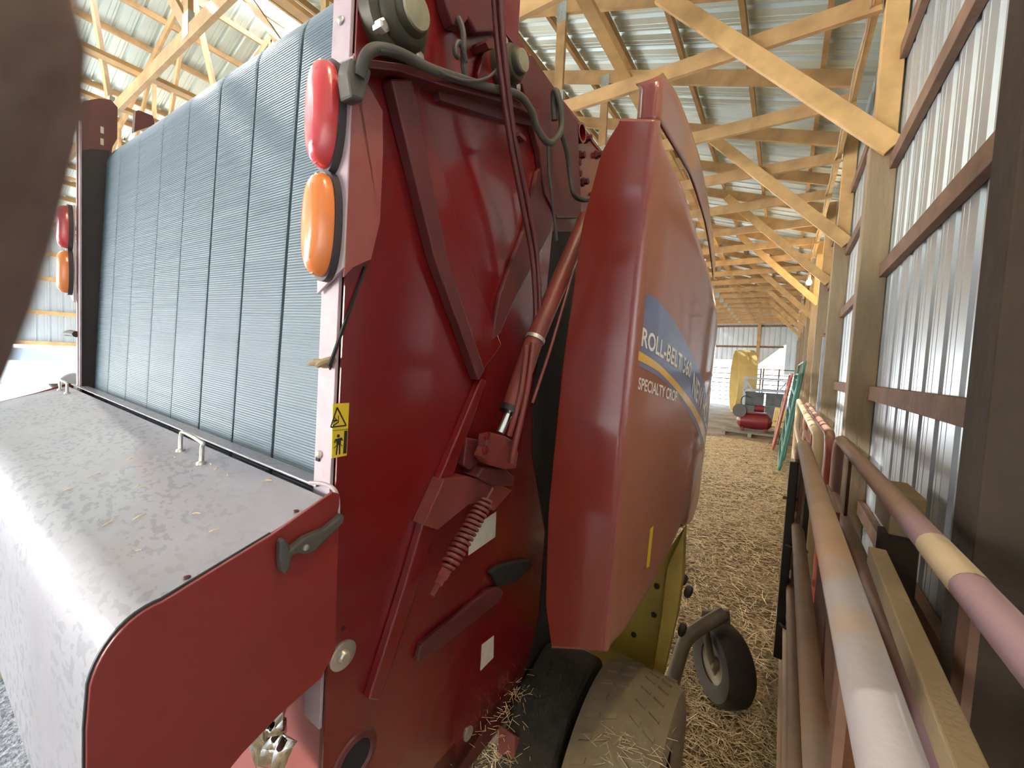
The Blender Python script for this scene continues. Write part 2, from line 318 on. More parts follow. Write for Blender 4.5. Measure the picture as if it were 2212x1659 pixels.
# girts on the right wall, one board per bay
for bi,z in enumerate((.25,.75,1.51,2.30,2.98,3.65)):
    for k in range(-1,9):
        y0=1.33+2.26*k+.07; y1=y0+2.12
        nm=['lowest','second-lowest','middle-low','middle-high','second-highest','highest'][bi]
        m=MB().box((.462,y0,z-.045),(.4995,y1,z+.045))
        bay='beside the nearest post, camera side' if k==-1 else 'in the %s wall bay beyond the nearest post'%ordi(k)
        if k==-1 and z<1.6: continue
        tag(m.build('wall_girt',GIRT,bevel=.003),'%s horizontal girt board %s'%(nm,bay),'board','girts on the metal wall')
for bi,z in enumerate((1.50,2.27,3.12,3.75)):
    m=MB().box((XL,YB,z-.05),(XL+.04,YE,z+.05)); tag(m.build('wall_girt',WOOD,bevel=.003),'%s long girt board on the far left wall'%['lowest','second','third','topmost'][bi],'board','girts on the left wall')
for k in range(0,5):
    m=MB().box((XL+.05,-1+k*4.6,0),(XL+.2,-.85+k*4.6,4.2)); tag(m.build('left_wall_post',POST,bevel=.004),'square post on the open left side, %s from the camera end'%ordi(k),'post','posts of the left wall')
# far wall frame
for k,(x) in enumerate((-1.2,-4.2,-7.2,-10.2,-13.2)):
    tag(MB().box((x-.07,YE-.16,0),(x+.07,YE-.02,roofz(x)-.2)).build('end_wall_post',WOOD,bevel=.003),'square post in the far end wall, %s from the right'%ordi(k),'post','posts of the end wall')
for k,z in enumerate((2.95,4.0)):
    tag(MB().box((XL+.1,YE-.05,z-.05),(XW-.05 if k else -.1,YE-.01,z+.05)).build('end_wall_girt',GIRT),'%s horizontal board on the far end wall'%('upper' if k else 'lower'),'board','boards of the end wall')

# purlins: run the length of the barn on the rafters
def purlin_run(side,i,x):
    z=roofz(x)-.02-.045
    m=MB().bar((x,YB,z),(x,YE,z),.04,.085,side=(0,0,1))
    nm='near' if side>0 else 'left'
    tag(m.build('roof_purlin',WOOD),'%s roof purlin up from the %s eave'%(ordi(i),nm),'board','purlins of the roof')
for i in range(13): purlin_run(1,i,.1-.60*i)
for i in range(13): purlin_run(-1,i,-15.2+.61*i)
# lateral braces lying on the bottom chords
for i,x in enumerate((-1.33,-3.2,-5.2,-6.15,-9.5)):
    m=MB().box((x-.045,YB,4.107),(x+.045,YE-.1,4.145)); tag(m.build('truss_brace',WOOD2),'long flat brace over the truss chords, %s from the metal wall'%ordi(i),'board','lengthwise truss braces')

# trusses
def truss(k,y):
    t=thing('roof_truss','yellow wooden roof truss, %s from the camera'%ordi(k),'truss',(0,y,0),'roof trusses')
    W=WOOD; D=.038
    xa,xb=.36,XL+.04; xm=XR
    zc=4.02+.07
    def rz(x): return roofz(x)-.11-.075
    MB().box((xb,-D/2,3.985),(xa,D/2,4.105)).build('bottom_chord',W,t)
    MB().bar((xa,0,rz(xa)),(xm,0,rz(xm)),.14,D).build('rafter',W,t)
    MB().bar((xb,0,rz(xb)),(xm,0,rz(xm)),.14,D).build('rafter',W,t)
    nodes=[(-2.0,-2.0),(-2.0,-4.1),(-4.1,-4.1),(-4.1,-6.2),(-6.2,xm),(-9.0,-9.0),(xm-1.3,xm),(-10.9,-9.0),(-10.9,-10.9),(-13.0,-10.9),(-13.0,-13.0)]
    for a,b in nodes:
        MB().bar((a,0,4.10),(b,0,rz(b)-.05),.09,D*.98).build('web',W,t)
    for x in (-2.0,-4.1,-6.2,-9.0,-10.9):
        MB().box((x-.06,-D/2-.003,4.02),(x+.06,D/2+.003,4.21)).build('gusset_plate',GALV,t)
    for x in (-2.0,-4.1):
        MB().box((x-.05,-D/2-.003,rz(x)-.16),(x+.05,D/2+.003,rz(x)+.02)).build('gusset_plate',GALV,t)
TY=[1.33+1.13*k for k in range(20)]
for k,y in enumerate(TY): truss(k,y-.0 if k%2 else y)
# knee braces from the posts up to the rafters
for k,y in enumerate(PY[1:9]):
    m=MB().bar((.47,y-.10,3.06),(-1.05,y-.10,4.62),.12,.038)
    tag(m.build('knee_brace',WOOD2,bevel=.003),'diagonal knee brace on the %s wall post from the camera'%ordi(k+1),'brace','knee braces of the wall posts')
# lamp bulb under the header
t=thing('ceiling_lamp','small lit bulb hanging near the tops of the distant posts','lamp',(.25,9.0,3.28))
MB().lathe((0,0,0),(0,0,1),[(-.07,0),(-.062,.028),(-.035,.042),(0,.036),(.03,.018),(.05,.016)],20).build('bulb',BULBM,t,smooth=True)
MB().lathe((0,0,.05),(0,0,1),[(0,.022),(.05,.024),(.06,.006),(.7,.006)],12).build('socket_and_cord',CREAM,t,smooth=True)
pl=bpy.data.lights.new('bulb_light','POINT'); pl.energy=8; pl.color=(1,.72,.4); pl.shadow_soft_size=.04; po=bpy.data.objects.new('bulb_light',pl); po.location=(.25,9.0,3.16); C.objects.link(po)
# the same kind of lamp hangs from the header just outside the picture, above the photographer
t=thing('ceiling_lamp','bare bulb hanging from the header board above the near gates','lamp',(.16,.35,3.5))
MB().lathe((0,0,0),(0,0,1),[(-.07,0),(-.062,.028),(-.035,.042),(0,.036),(.03,.018),(.05,.016)],20).build('bulb',BULBM,t,smooth=True)
MB().lathe((0,0,.05),(0,0,1),[(0,.022),(.05,.024),(.06,.006),(.62,.006)],12).build('socket_and_cord',CREAM,t,smooth=True)
pl=bpy.data.lights.new('bulb_light','POINT'); pl.energy=6; pl.color=(1,.78,.50); pl.shadow_soft_size=.04; po=bpy.data.objects.new('bulb_light',pl); po.location=(.16,.35,3.38); C.objects.link(po)
# pale rule-like strip on a post
m=MB().box((.335,5.85,.0),(.361,5.885,2.05)); tag(m.build('metal_strip',BLUM),'pale blue metal strip standing on edge against the third post','strip')

# ------------------------------------------------------------ baler frame: local axes a (right), b (forward), c (up)
BU=Vector((0.99942404,0.00643792,-0.03331888)); BV=Vector((0,0,1)).cross(BU).normalized(); BWv=BU.cross(BV)
BO=Vector((0,0,H))-BWv*H
def baler_matrix(): return Matrix(((BU.x,BV.x,BWv.x,BO.x),(BU.y,BV.y,BWv.y,BO.y),(BU.z,BV.z,BWv.z,BO.z),(0,0,0,1)))
BC=Vector((-1.44,1.3,0))          # the empty sits under the middle of the machine
baler=thing('round_baler','big red round baler with black ribbed belts and dusty hood','baler')
baler.matrix_world=baler_matrix()@Matrix.Translation(BC)
def bb(mb,name,m,parent=None,**k):
    mb.v=[(x-BC.x,y-BC.y,z-BC.z) for x,y,z in mb.v]
    return mb.build(name,m,parent or baler,**k)
# belts
def belt_path():
    pts=[(.440,1.18),(.445,1.33),(.462,1.80),(.478,2.20)]
    cx,cy,r=.578,2.20,.10
    for i in range(1,15):
        t=PI-(PI*.5)*i/14*1.0; pts.append((cx+r*math.cos(t),cy+r*math.sin(t)))
    pts+= [(.75,2.315),(1.1,2.34)]
    return pts
def resample(P,step):
    out=[];acc=0;L=[0]
    for i in range(1,len(P)): L.append(L[-1]+math.dist(P[i],P[i-1]))
    s=0;i=0
    while s<L[-1]:
        while L[i+1]<s: i+=1
        t=(s-L[i])/(L[i+1]-L[i]); out.append((P[i][0]+(P[i+1][0]-P[i][0])*t,P[i][1]+(P[i+1][1]-P[i][1])*t)); s+=step
    return out
bp=resample(belt_path(),.0055/4)
gaps=[-2.238,-2.061,-1.857,-1.647,-1.449,-1.254,-1.065,-.882,-.700]
for i in range(8):
    a0=gaps[i]+(.0045,.004,.003,.003,.003,.005,.0045,.0055)[i]; a1=gaps[i+1]-(.004,.003,.003,.003,.005,.0045,.0055,.003)[i]; vs=[];fs=[]
    hh=.0023; N=len(bp)
    for k,(b,c) in enumerate(bp):
        q=bp[min(k+1,N-1)]; p=bp[max(k-1,0)]; tb,tc=q[0]-p[0],q[1]-p[1]; Ln=math.hypot(tb,tc); nb,nc=-tc/Ln,tb/Ln
        h=(0,hh,hh,0)[k%4]+random.uniform(0,.0002)
        base=(b-nb*.005,c-nc*.005)
        e=.004
        vs+=[(a0,base[0],base[1]),(a0,b+nb*h*.3,c+nc*h*.3),(a0+e,b+nb*h,c+nc*h),(a1-e,b+nb*h,c+nc*h),(a1,b+nb*h*.3,c+nc*h*.3),(a1,base[0],base[1])]
    for k in range(N-1):
        for j in range(5): fs.append((k*6+j,k*6+j+1,k*6+7+j,k*6+6+j))
    o=bb(MB().add(vs,fs),'belt',BELT)
bb(MB().pa([(.50,1.1),(.54,2.16),(.9,2.2),(.9,1.1)],-2.24,-.70),'inner_drum',DARK)
# right hand side sheets
bb(MB().pa([(.408,.55),(.408,2.47),(.83,2.50),(.835,2.345),(1.02,2.335),(1.20,2.335),(2.6,2.3),(2.6,.62),(1.15,.60),(.80,.50)],-.604,-.600),'side_sheet',RED)
bb(MB().pa([(.405,.55),(.405,2.18),(.48,2.18),(.60,2.20),(2.6,2.2),(2.6,.6)],-2.262,-2.257),'side_sheet',REDD)
bb(MB().box((-2.25,2.55,.55),(-.61,2.6,2.3)),'front_panel',REDD)
bb(MB().box((-2.25,.95,2.16),(-.61,2.6,2.20)),'top_panel',REDD)
bb(MB().box((-2.25,.95,.50),(-.61,2.6,.56)),'bottom_panel',REDD)
# rear flanges (right one seen face on, left one on edge)
m=MB().box((-.657,.403,.92),(-.609,.409,2.47)); bb(m,'rear_flange',FLANGE,bevel=.001)
m=MB().box((-.657,.409,.92),(-.653,.475,2.47)); bb(m,'rear_flange',REDD)
m=MB().box((-2.275,.403,.92),(-2.225,.409,2.33)); bb(m,'rear_flange',FLANGE,bevel=.001)
for p in [(-0.643,1.695),(-0.633,2.101),(-0.641,1.405)]:
    bb(MB().lathe((p[0],.401,p[1]),(0,1,0),[(-.004,0),(-.0035,.004),(-.001,.0065),(.001,.007)],16),'rivet',STEEL,smooth=True)
bb(MB().box((-.650,.4005,1.393),(-.640,.4028,1.399)),'slot_hole',DARK)
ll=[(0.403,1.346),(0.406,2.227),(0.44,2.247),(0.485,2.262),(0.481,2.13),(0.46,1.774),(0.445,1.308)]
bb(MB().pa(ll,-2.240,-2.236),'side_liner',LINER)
# left upper end plate with its three slots
lp=[(0.401,1.342),(0.399,2.371),(0.418,2.409),(0.459,2.44),(0.49,2.451),(0.509,2.433),(0.508,2.316),(0.495,2.279),(0.481,2.131),(0.46,1.774),(0.445,1.304)]
bb(MB().pa(lp,-2.246,-2.24),'end_plate',REDD)
for (x,y) in [(219,281),(219,306),(218,330)]:
    pass
for p in [(0.465,2.328),(0.465,2.285),(0.464,2.242)]:
    bb(MB().pa([(p[0]-.004,p[1]-.012),(p[0]+.005,p[1]-.012),(p[0]+.005,p[1]+.012),(p[0]-.004,p[1]+.012)],-2.2398,-2.238),'slot_hole',WHT)
bb(MB().pa([(0.552,2.432),(0.561,2.44),(0.604,2.441),(0.611,2.409),(0.548,2.352)],-2.23,-2.2),'roller_bracket',REDD)
# lamp bracket and lamps
br=[(0.396,2.008),(0.415,2.01),(0.453,1.98),(0.458,1.916),(0.459,1.804),(0.445,1.739),(0.412,1.719)]
br=[(.396,2.035),(.396,1.70)]+br[::-1]
bb(MB().pa(br,-.590,-.586),'lamp_bracket',REDP,bevel=.001)
bb(MB().pb([(-.662,2.03),(-.586,2.03),(-.586,1.715),(-.655,1.675),(-.657,1.71)],.394,.399),'lamp_bracket',FLANGE,bevel=.001)
def lamp(ac,cc,m,nm,face=1):
    hw,hh,dp=.031,.079,.034
    b0=.394
    n=36
    def oval(s,k):
        t=2*PI*k/n; x=math.copysign(abs(math.cos(t))**.85,math.cos(t))*hw*s; z=math.copysign(abs(math.sin(t))**.9,math.sin(t))*hh*(1-(1-s)*.55 if s<1 else s); return x,z
    body=thing_child=None
    vs=[];fs=[];rings=[(1.0,0.012),(1.0,.018),(.94,.026),(.80,.033),(.55,.038),(.25,.040)]
    for s,d in rings:
        for k in range(n):
            x,z=oval(s,k); vs.append((ac+x,b0-d,cc+z))
    vs.append((ac,b0-.0405,cc))
    for i in range(len(rings)-1):
        for k in range(n): fs.append((i*n+k,i*n+(k+1)%n,(i+1)*n+(k+1)%n,(i+1)*n+k))
    for k in range(n): fs.append(((len(rings)-1)*n+k,(len(rings)-1)*n+(k+1)%n,len(rings)*n))
    base=MB(); bv=[];bf=[]
    for s,d in ((1.08,0),(1.08,.012),(1.0,.0125)):
        for k in range(n):
            x,z=oval(s,k); bv.append((ac+x,b0-d,cc+z))
    for i in range(2):
        for k in range(n): bf.append((i*n+k,i*n+(k+1)%n,(i+1)*n+(k+1)%n,(i+1)*n+k))
    lo=bb(base.add(bv,bf),nm,LENSB,smooth=True)
    bb(MB().add(vs,fs),'lens',m,lo,smooth=True)
    # prism ribs moulded in the lens and screw dimples
    rb=MB()
    for i in range(-4,5):
        for j in (-9,-4,1,6):
            if abs(j)<3 and abs(i)<1: continue
            z=cc+i*.0135; x=ac+j*.0011
            s=1-(abs(i)/5.8)**2
            rb.lathe((x*1.0+.002,b0-.0355-.003*s,z),(0,-1,0),[(0,.003),(.0015,.0)],4)
    bb(rb,'lens_prisms',m,lo)
    for z in (-.071,.071):
        bb(MB().lathe((ac,b0-.024,cc+z),(0,-1,0),[(.000,.006),(.004,.0055),(.004,.003),(.001,.0025),(.001,0)],14),'lens_screw',m,lo,smooth=True)
    return lo
lamp(-.628,1.945,REDL,'tail_lamp'); lamp(-.626,1.778,AMBL,'turn_lamp')
lamp(-2.292,1.948,REDL,'tail_lamp'); lamp(-2.292,1.782,AMBL,'turn_lamp')
bb(MB().pb([(-2.262,2.03),(-2.325,2.03),(-2.325,1.70),(-2.262,1.67)],.394,.399),'lamp_bracket',FLANGE)
# hood
hp=[(.388,1.344),(.30,1.315),(.175,1.275)]
for i in range(1,12):
    t=i/12*PI/2*.93; hp.append((.175-.062*math.sin(t),1.275-.085*(1-math.cos(t))))
hp+=[(.112,1.16),(.112,.90)]
def skin(a0,a1,P,th):
    vs=[];fs=[];n=len(P)
    for (b,c) in P: vs+=[(a0,b,c),(a1,b,c)]
    for i in range(n):
        p=P[max(i-1,0)];q=P[min(i+1,n-1)];tb,tc=q[0]-p[0],q[1]-p[1];Ln=math.hypot(tb,tc); nb,nc=-tc/Ln*-1,tb/Ln*-1
        vs+=[(a0,P[i][0]-nb*-th,P[i][1]-nc*-th),(a1,P[i][0]-nb*-th,P[i][1]-nc*-th)]
    for i in range(n-1): fs.append((2*i,2*i+1,2*i+3,2*i+2)); fs.append((2*n+2*i,2*n+2*i+2,2*n+2*i+3,2*n+2*i+1)); fs.append((2*i+1,2*n+2*i+1,2*n+2*i+3,2*i+3)); fs.append((2*i,2*i+2,2*n+2*i+2,2*n+2*i))
    fs.append((0,2*n,2*n+1,1)); fs.append((2*n-2,2*n-1,4*n-1,4*n-2))
    return MB().add(vs,fs)
hood=bb(skin(-2.33,-.594,hp,-.003),'hood',HOOD,smooth=True)
sp=[(.405,1.350),(.392,1.356),(.30,1.3165),(.175,1.2755)]+[(b-.001,c) for b,c in hp[3:]]+[(.155,.93),(.268,1.004),(.319,1.025),(.387,1.041),(.411,1.076)]
bb(MB().pa(sp,-.590,-.584),'hood_side',HSIDE,hood,bevel=.001)
bb(MB().pa(sp,-2.335,-2.330),'hood_side',HSIDE,hood)
bb(MB().box((-2.33,.397,1.349),(-.640,.428,1.353)),'hinge_strip',HOOD,bevel=.001)
bb(MB().box((-2.33,.388,1.325),(-.62,.397,1.338)),'hinge_strip',REDD)
# curled lip at the near back corner
bb(MB().tube(smooth_path([(-.66,.398,1.352),(-.625,.401,1.358),(-.598,.404,1.354),(-.588,.405,1.335),(-.587,.405,1.30)],6),.0035,8),'corner_lip',FLANGE,hood,smooth=True)
bb(MB().tube([(-.5915,b-(.0012 if i>3 else 0),c+.0008) for i,(b,c) in enumerate(hp[1:])],.0022,6),'edge_gap_shade',BLKS,hood,smooth=True)  # black tube drawn in for the shade of the gap between skin and side
# strips, handles on the hood
def handle(P):
    o=bb(MB().tube(smooth_path(P,8),.0042,10),'hood_handle',STEEL,hood,smooth=True)
    for p in (P[0],P[-1]): bb(MB().lathe(p,(0,0,1),[(-.002,.009),(.003,.008),(.005,.004)],12),'handle_foot',STEEL,o,smooth=True)
def hz(b): return 1.275+(b-.175)*.3305
handle([(-1.085,.352,hz(.352)),(-1.09,.354,hz(.354)+.03),(-1.085,.358,hz(.358)+.038),(-.975,.352,hz(.352)+.038),(-.968,.350,hz(.35)+.030),(-.962,.347,hz(.347)+.0)])
handle([(-2.27,.36,hz(.36)),(-2.275,.36,hz(.36)+.03),(-2.27,.36,hz(.36)+.036),(-2.17,.36,hz(.36)+.036),(-2.163,.36,hz(.36)+.03),(-2.16,.36,hz(.36))])
# rivets and debris on the hood
for p in ((-.606,.345),(-.604,.205)):
    bb(MB().lathe((p[0],p[1],hz(p[1])),(0,0,1),[(0,.0045),(.002,.004),(.003,0)],12),'rivet',REDD,hood,smooth=True)
random.seed(3)
for k in range(16):
    a=random.uniform(-1.3,-.66); b=random.uniform(.17,.37); L_=random.uniform(.006,.018); th=random.uniform(0,PI)
    p=Vector((a,b,hz(b)+.0016)); d=Vector((math.cos(th),math.sin(th),math.sin(th)*.33))*L_
    o=MB().tube([p,p+d*.5+Vector((0,0,.001)),p+d],.0009,5)
    o.v=[tuple(baler_matrix()@Vector(q)) for q in o.v]
    tag(o.build('straw_piece',STRAWM),'short piece of chaff lying on the dusty hood','straw','chaff on the hood')
# rear rubber latch
lo=bb(MB().pa([(0.304,1.309),(0.31,1.311),(0.316,1.301),(0.319,1.292),(0.34,1.302),(0.374,1.305),(0.386,1.311),(0.401,1.32),(0.407,1.316),(0.405,1.305),(0.387,1.293),(0.374,1.286),(0.357,1.274),(0.341,1.275),(0.33,1.282),(0.322,1.281),(0.319,1.263),(0.313,1.255),(0.306,1.264),(0.303,1.287)],-.583,-.570),'rubber_latch',RUB,hood,bevel=.003)
for p in [(0.341,1.287)]: bb(MB().lathe((-.569,p[0],p[1]),(1,0,0),[(0,.005),(.003,.0045),(.004,.002),(.004,0)],10),'latch_bolt',STEEL,lo,smooth=True)
# lower rear sheet and its edge strip
bb(MB().box((-2.24,.424,.35),(-.622,.428,1.10)),'lower_rear_sheet',REDP)
bb(MB().box((-.618,.410,.35),(-.604,.424,1.12)),'lower_rear_strip',REDD,bevel=.002)
# decal with warning pictures
dec=bb(MB().pa([(0.395,1.498),(0.425,1.498),(0.425,1.408),(0.397,1.408)],-.5998,-.5985),'warning_decal',YEL)
P0,P1,P2,P3=[(0.395,1.498),(0.425,1.498),(0.425,1.408),(0.397,1.408)]
def dq(u,v):
    b=(P0[0]*(1-u)+P1[0]*u)*(1-v)+(P3[0]*(1-u)+P2[0]*u)*v; c=(P0[1]*(1-u)+P1[1]*u)*(1-v)+(P3[1]*(1-u)+P2[1]*u)*v
    return (b,c)
def dpoly(mb,pts): mb.pa([dq(*p) for p in pts],-.5984,-.5978)
def dline(mb,p,q,wd):
    dx,dy=(q[0]-p[0]),(q[1]-p[1])*2.6; L_=math.hypot(dx,dy); nx,ny=-dy/L_*wd,dx/L_*wd/2.6
    dpoly(mb,[(p[0]+nx,p[1]+ny),(q[0]+nx,q[1]+ny),(q[0]-nx,q[1]-ny),(p[0]-nx,p[1]-ny)])
mb=MB()
for p,q,wd in [((.25,.07),(-.12,.42),.035),((.25,.07),(.86,.42),.035),((-.1,.42),(.86,.42),.035),((.0,.49),(.98,.49),.008),((.34,.22),(.36,.34),.02),((.36,.34),(.02,.40),.03),((.1,.25),(.25,.30),.02),((.25,.30),(.05,.34),.02),((.02,.3),(.3,.31),.03)]: dline(mb,p,q,wd)
dpoly(mb,[(.76,.52),(.96,.52),(.95,.95),(.73,.95)])
dpoly(mb,[(.38+.09*math.cos(t*PI/6),.60+.032*math.sin(t*PI/6)) for t in range(12)])
dpoly(mb,[(.22,.65),(.58,.64),(.54,.76),(.30,.77)])
for p,q,wd in [((.22,.65),(.15,.72),.03),((.58,.64),(.66,.70),.03),((.34,.76),(.28,.95),.045),((.48,.76),(.50,.95),.045),((.12,.82),(.65,.66),.015),((.18,.66),(.66,.80),.015)]: dline(mb,p,q,wd)
bb(mb,'decal_picture',BLK,dec)
# washer bolt, holes, small paper labels
for p in [(0.436,1.044)]:
    wo=bb(MB().lathe((-.600,p[0],p[1]),(1,0,0),[(0,.026),(.004,.026),(.005,.024),(.005,.012),(.009,.011),(.012,.008),(.012,0)],28),'washer_bolt',STEEL,smooth=True)
for p in [(0.436,1.094)]: bb(MB().lathe((-.5995,p[0],p[1]),(1,0,0),[(0,.004),(.0005,.004),(.0005,0)],12),'small_hole',DARK)
for p in [(0.475,0.812)]:
    bb(MB().lathe((-.600,p[0],p[1]),(1,0,0),[(0,.050),(.004,.048),(.006,.038),(.001,.034),(-.001,.033)],32),'axle_hole_ring',REDD,smooth=True)
    bb(MB().lathe((-.5995,p[0],p[1]),(1,0,0),[(0.0005,.034),(.0008,0)],32),'axle_hole',DARK)
bb(MB().pa([(0.781,1.163),(0.892,1.176),(0.896,1.104),(0.783,1.095)],-.5999,-.5988),'paper_label',WHT)
bb(MB().pa([(0.871,0.81),(0.927,0.805),(0.933,0.736),(0.873,0.734)],-.5999,-.5988),'paper_label',WHT)
for p in [(0.837,0.579)]: bb(MB().lathe((-.600,p[0],p[1]),(1,0,0),[(0,.018),(.004,.018),(.006,.008),(.006,0)],16),'worn_bolt',STEEL,smooth=True)
# ribs pressed and welded on the side
bb(MB().pa([(0.457,2.029),(0.5,2.054),(0.617,1.778),(0.765,1.558),(0.745,1.534),(0.581,1.77)],-.600,-.575),'side_rib',REDD,bevel=.003)
bb(MB().pa([(0.512,2.063),(0.529,2.069),(0.673,1.831),(0.846,1.621),(0.779,1.557),(0.628,1.782)],-.600,-.590),'side_rib',RED,bevel=.002)
bb(MB().pa([(0.76,1.538),(0.782,1.533),(0.678,1.311),(0.638,1.219),(0.588,1.087),(0.51,0.914),(0.484,0.935),(0.551,1.105),(0.598,1.241),(0.637,1.32)],-.600,-.580),'side_rib',RED,bevel=.003)
bb(MB().pa([(0.383,1.561),(0.39,1.579),(0.44,1.727),(0.444,1.728),(0.394,1.576),(0.387,1.553)],-.600,-.596),'seam',DARK)
# top angle iron with cable loom
bb(MB().pa([(0.389,2.015),(0.466,2.054),(0.572,2.094),(0.742,2.158),(0.896,2.204),(0.888,2.183),(0.735,2.138),(0.561,2.072),(0.462,2.039),(0.386,2)],-.600,-.560),'angle_iron',REDD,bevel=.002)
bb(MB().pa([(0.571,2.08),(0.748,2.148),(0.913,2.204),(0.913,2.179),(0.76,2.122),(0.579,2.064)],-.600,-.585),'angle_iron',REDD)
bb(MB().pa([(0.371,1.985),(0.375,2.008),(0.399,2.014),(0.411,2.009),(0.398,1.958),(0.378,1.954)],-.59,-.56),'loom_boot',RUB,bevel=.004)
loom=bb(MB().tube(smooth_path([(-0.56,0.388,1.988),(-0.55,0.391,2.016),(-0.545,0.41,2.036),(-0.545,0.453,2.054),(-0.545,0.513,2.068),(-0.55,0.6,2.102),(-0.55,0.683,2.134),(-0.55,0.783,2.175),(-0.545,0.833,2.165),(-0.545,0.862,2.143),(-0.54,0.902,2.128),(-0.54,0.938,2.145),(-0.54,0.972,2.19),(-0.54,0.964,2.232),(-0.55,0.95,2.272),(-0.56,0.954,2.271),(-0.56,0.969,2.216)],6),.0085,10),'cable_loom',RUB,smooth=True)
bb(MB().tube(smooth_path([(-0.54,0.406,2.029),(-0.54,0.458,2.054),(-0.54,0.541,2.075),(-0.54,0.601,2.098),(-0.54,0.654,2.133),(-0.54,0.689,2.171)],6),.003,8),'cable_loom',RUB,smooth=True)
bb(MB().tube(smooth_path([(-0.54,0.911,2.133),(-0.54,0.927,2.067),(-0.54,0.959,1.998),(-0.54,0.998,1.914)],5),.004,8),'hose',RUB,smooth=True)
bb(MB().tube(smooth_path([(-0.54,0.973,2.184),(-0.54,1.015,2.151),(-0.54,1.045,2.102),(-0.53,1.057,2.055),(-0.52,1.105,2.055),(-0.5,1.132,2.071)],5),.007,8),'hose',RUB,smooth=True)
bb(MB().tube(smooth_path([(-0.57,0.598,2.216),(-0.56,0.602,2.191),(-0.56,0.61,2.138),(-0.56,0.621,2.113)],5),.006,8),'hook_rod',RUB,smooth=True)
bb(MB().tube(smooth_path([(-0.555,0.589,2.137),(-0.555,0.581,2.139),(-0.555,0.58,2.152),(-0.555,0.589,2.163),(-0.555,0.6,2.157),(-0.555,0.611,2.141)],5),.005,8),'hook_rod',RUB,smooth=True)
# bearings
def bearing(p,r,nm):
    o=bb(MB().lathe((-.60,p[1],p[2]),(1,0,0),[(0,r),(.025,r),(.03,r*.92),(.032,r*.8),(.042,r*.78),(.05,r*.68),(.052,r*.55),(.06,r*.52),(.064,r*.46)],36),nm,BEAR,smooth=True)
    bb(MB().lathe((-.60,p[1],p[2]),(1,0,0),[(.06,r*.47),(.068,r*.44),(.070,r*.3),(.070,0)],28),'bearing_cap',CAPM,o,smooth=True)
    for k in range(4):
        t=PI/4+k*PI/2; bb(MB().lathe((-.60,p[1]+math.cos(t)*r*.88,p[2]+math.sin(t)*r*.88),(1,0,0),[(.02,.010),(.038,.010),(.040,.006),(.040,0)],6),'bearing_bolt',STEEL,o)
p=[(-0.54,0.467,2.126),(-0.54,0.768,2.235)]
bearing(p[0],.060,'roller_bearing'); bearing(p[1],.048,'roller_bearing')
# cast lugs, brackets behind the pipes
bb(MB().pa([(0.557,2.245),(0.741,2.381),(0.752,2.299),(0.658,2.233),(0.631,2.241),(0.618,2.215),(0.592,2.202),(0.575,2.218)],-.600,-.575),'cast_bracket',REDD,bevel=.004)
bb(MB().pa([(0.695,2.217),(0.722,2.262),(0.762,2.288),(0.795,2.249),(0.804,2.187),(0.702,2.151),(0.684,2.173)],-.600,-.588),'cast_bracket',RED,bevel=.004)
bb(MB().pa([(0.67,2.217),(0.678,2.23),(0.695,2.241),(0.705,2.236),(0.697,2.222),(0.68,2.212)],-.600,-.56),'hex_stub',REDD)
bb(MB().pa([(0.848,2.31),(0.875,2.327),(1.147,2.307),(1.23,2.052),(1.067,2.001),(0.991,2.038),(0.945,2.128),(0.841,2.241)],-.600,-.582),'frame_plate',REDD,bevel=.003)
bb(MB().pa([(0.95,2.085),(0.993,2.132),(1.067,2.183),(1.13,2.21),(1.05,1.958),(0.886,1.737),(0.835,1.649),(0.803,1.63),(0.82,1.738),(0.905,1.917)],-.600,-.588),'frame_plate',REDD,bevel=.003)
bb(MB().tube([(-.60,*q) for q in [(0.767,2.32),(1.167,2.319)]]+[(-.60,*q) for q in [(1.501,2.32)]],.004,6),'top_edge_rod',RED,smooth=True)
for p,r in zip([(1.18,2.29)],(.022,)):
    o=bb(MB().lathe((-.600,p[0],p[1]),(1,0,0),[(0,r+.006),(.02,r+.006),(.02,r),(.0,r)],28),'tube_stub',RED,smooth=True)
    bb(MB().lathe((-.5995,p[0],p[1]),(1,0,0),[(.001,r),(.0012,0)],24),'tube_hole',DARK,o)
for p in [(1.248,2.308),(1.212,2.239),(1.197,2.177),(1.343,2.299),(1.252,2.174),(1.353,2.17),(1.184,2.204)]:
    bb(MB().lathe((-.600,p[0],p[1]),(1,0,0),[(0,.014),(.006,.014),(.006,.010),(.02,.010),(.021,0)],6),'hex_bolt',REDD)
# steel lines painted red
bb(MB().tube(smooth_path([(-0.53,0.647,2.285),(-0.53,0.679,2.179),(-0.535,0.738,2.066),(-0.54,0.816,1.949),(-0.54,0.88,1.837),(-0.54,0.917,1.705),(-0.54,0.911,1.64)],6),.0065,10),'steel_line',REDD,smooth=True)
bb(MB().tube(smooth_path([(-0.515,0.647,2.28),(-0.52,0.682,2.187),(-0.53,0.748,2.07),(-0.535,0.832,1.954),(-0.535,0.894,1.84),(-0.535,0.931,1.695),(-0.54,0.934,1.641)],6),.0065,10),'steel_line',REDD,smooth=True)
bb(MB().box(*[( -.545+.03*i,[(0.76,2.068)][0][0]+(-.012+.026*i),[(0.76,2.068)][0][1]+(-.004+.008*i)) for i in (0,1)]),'line_clamp',REDD)
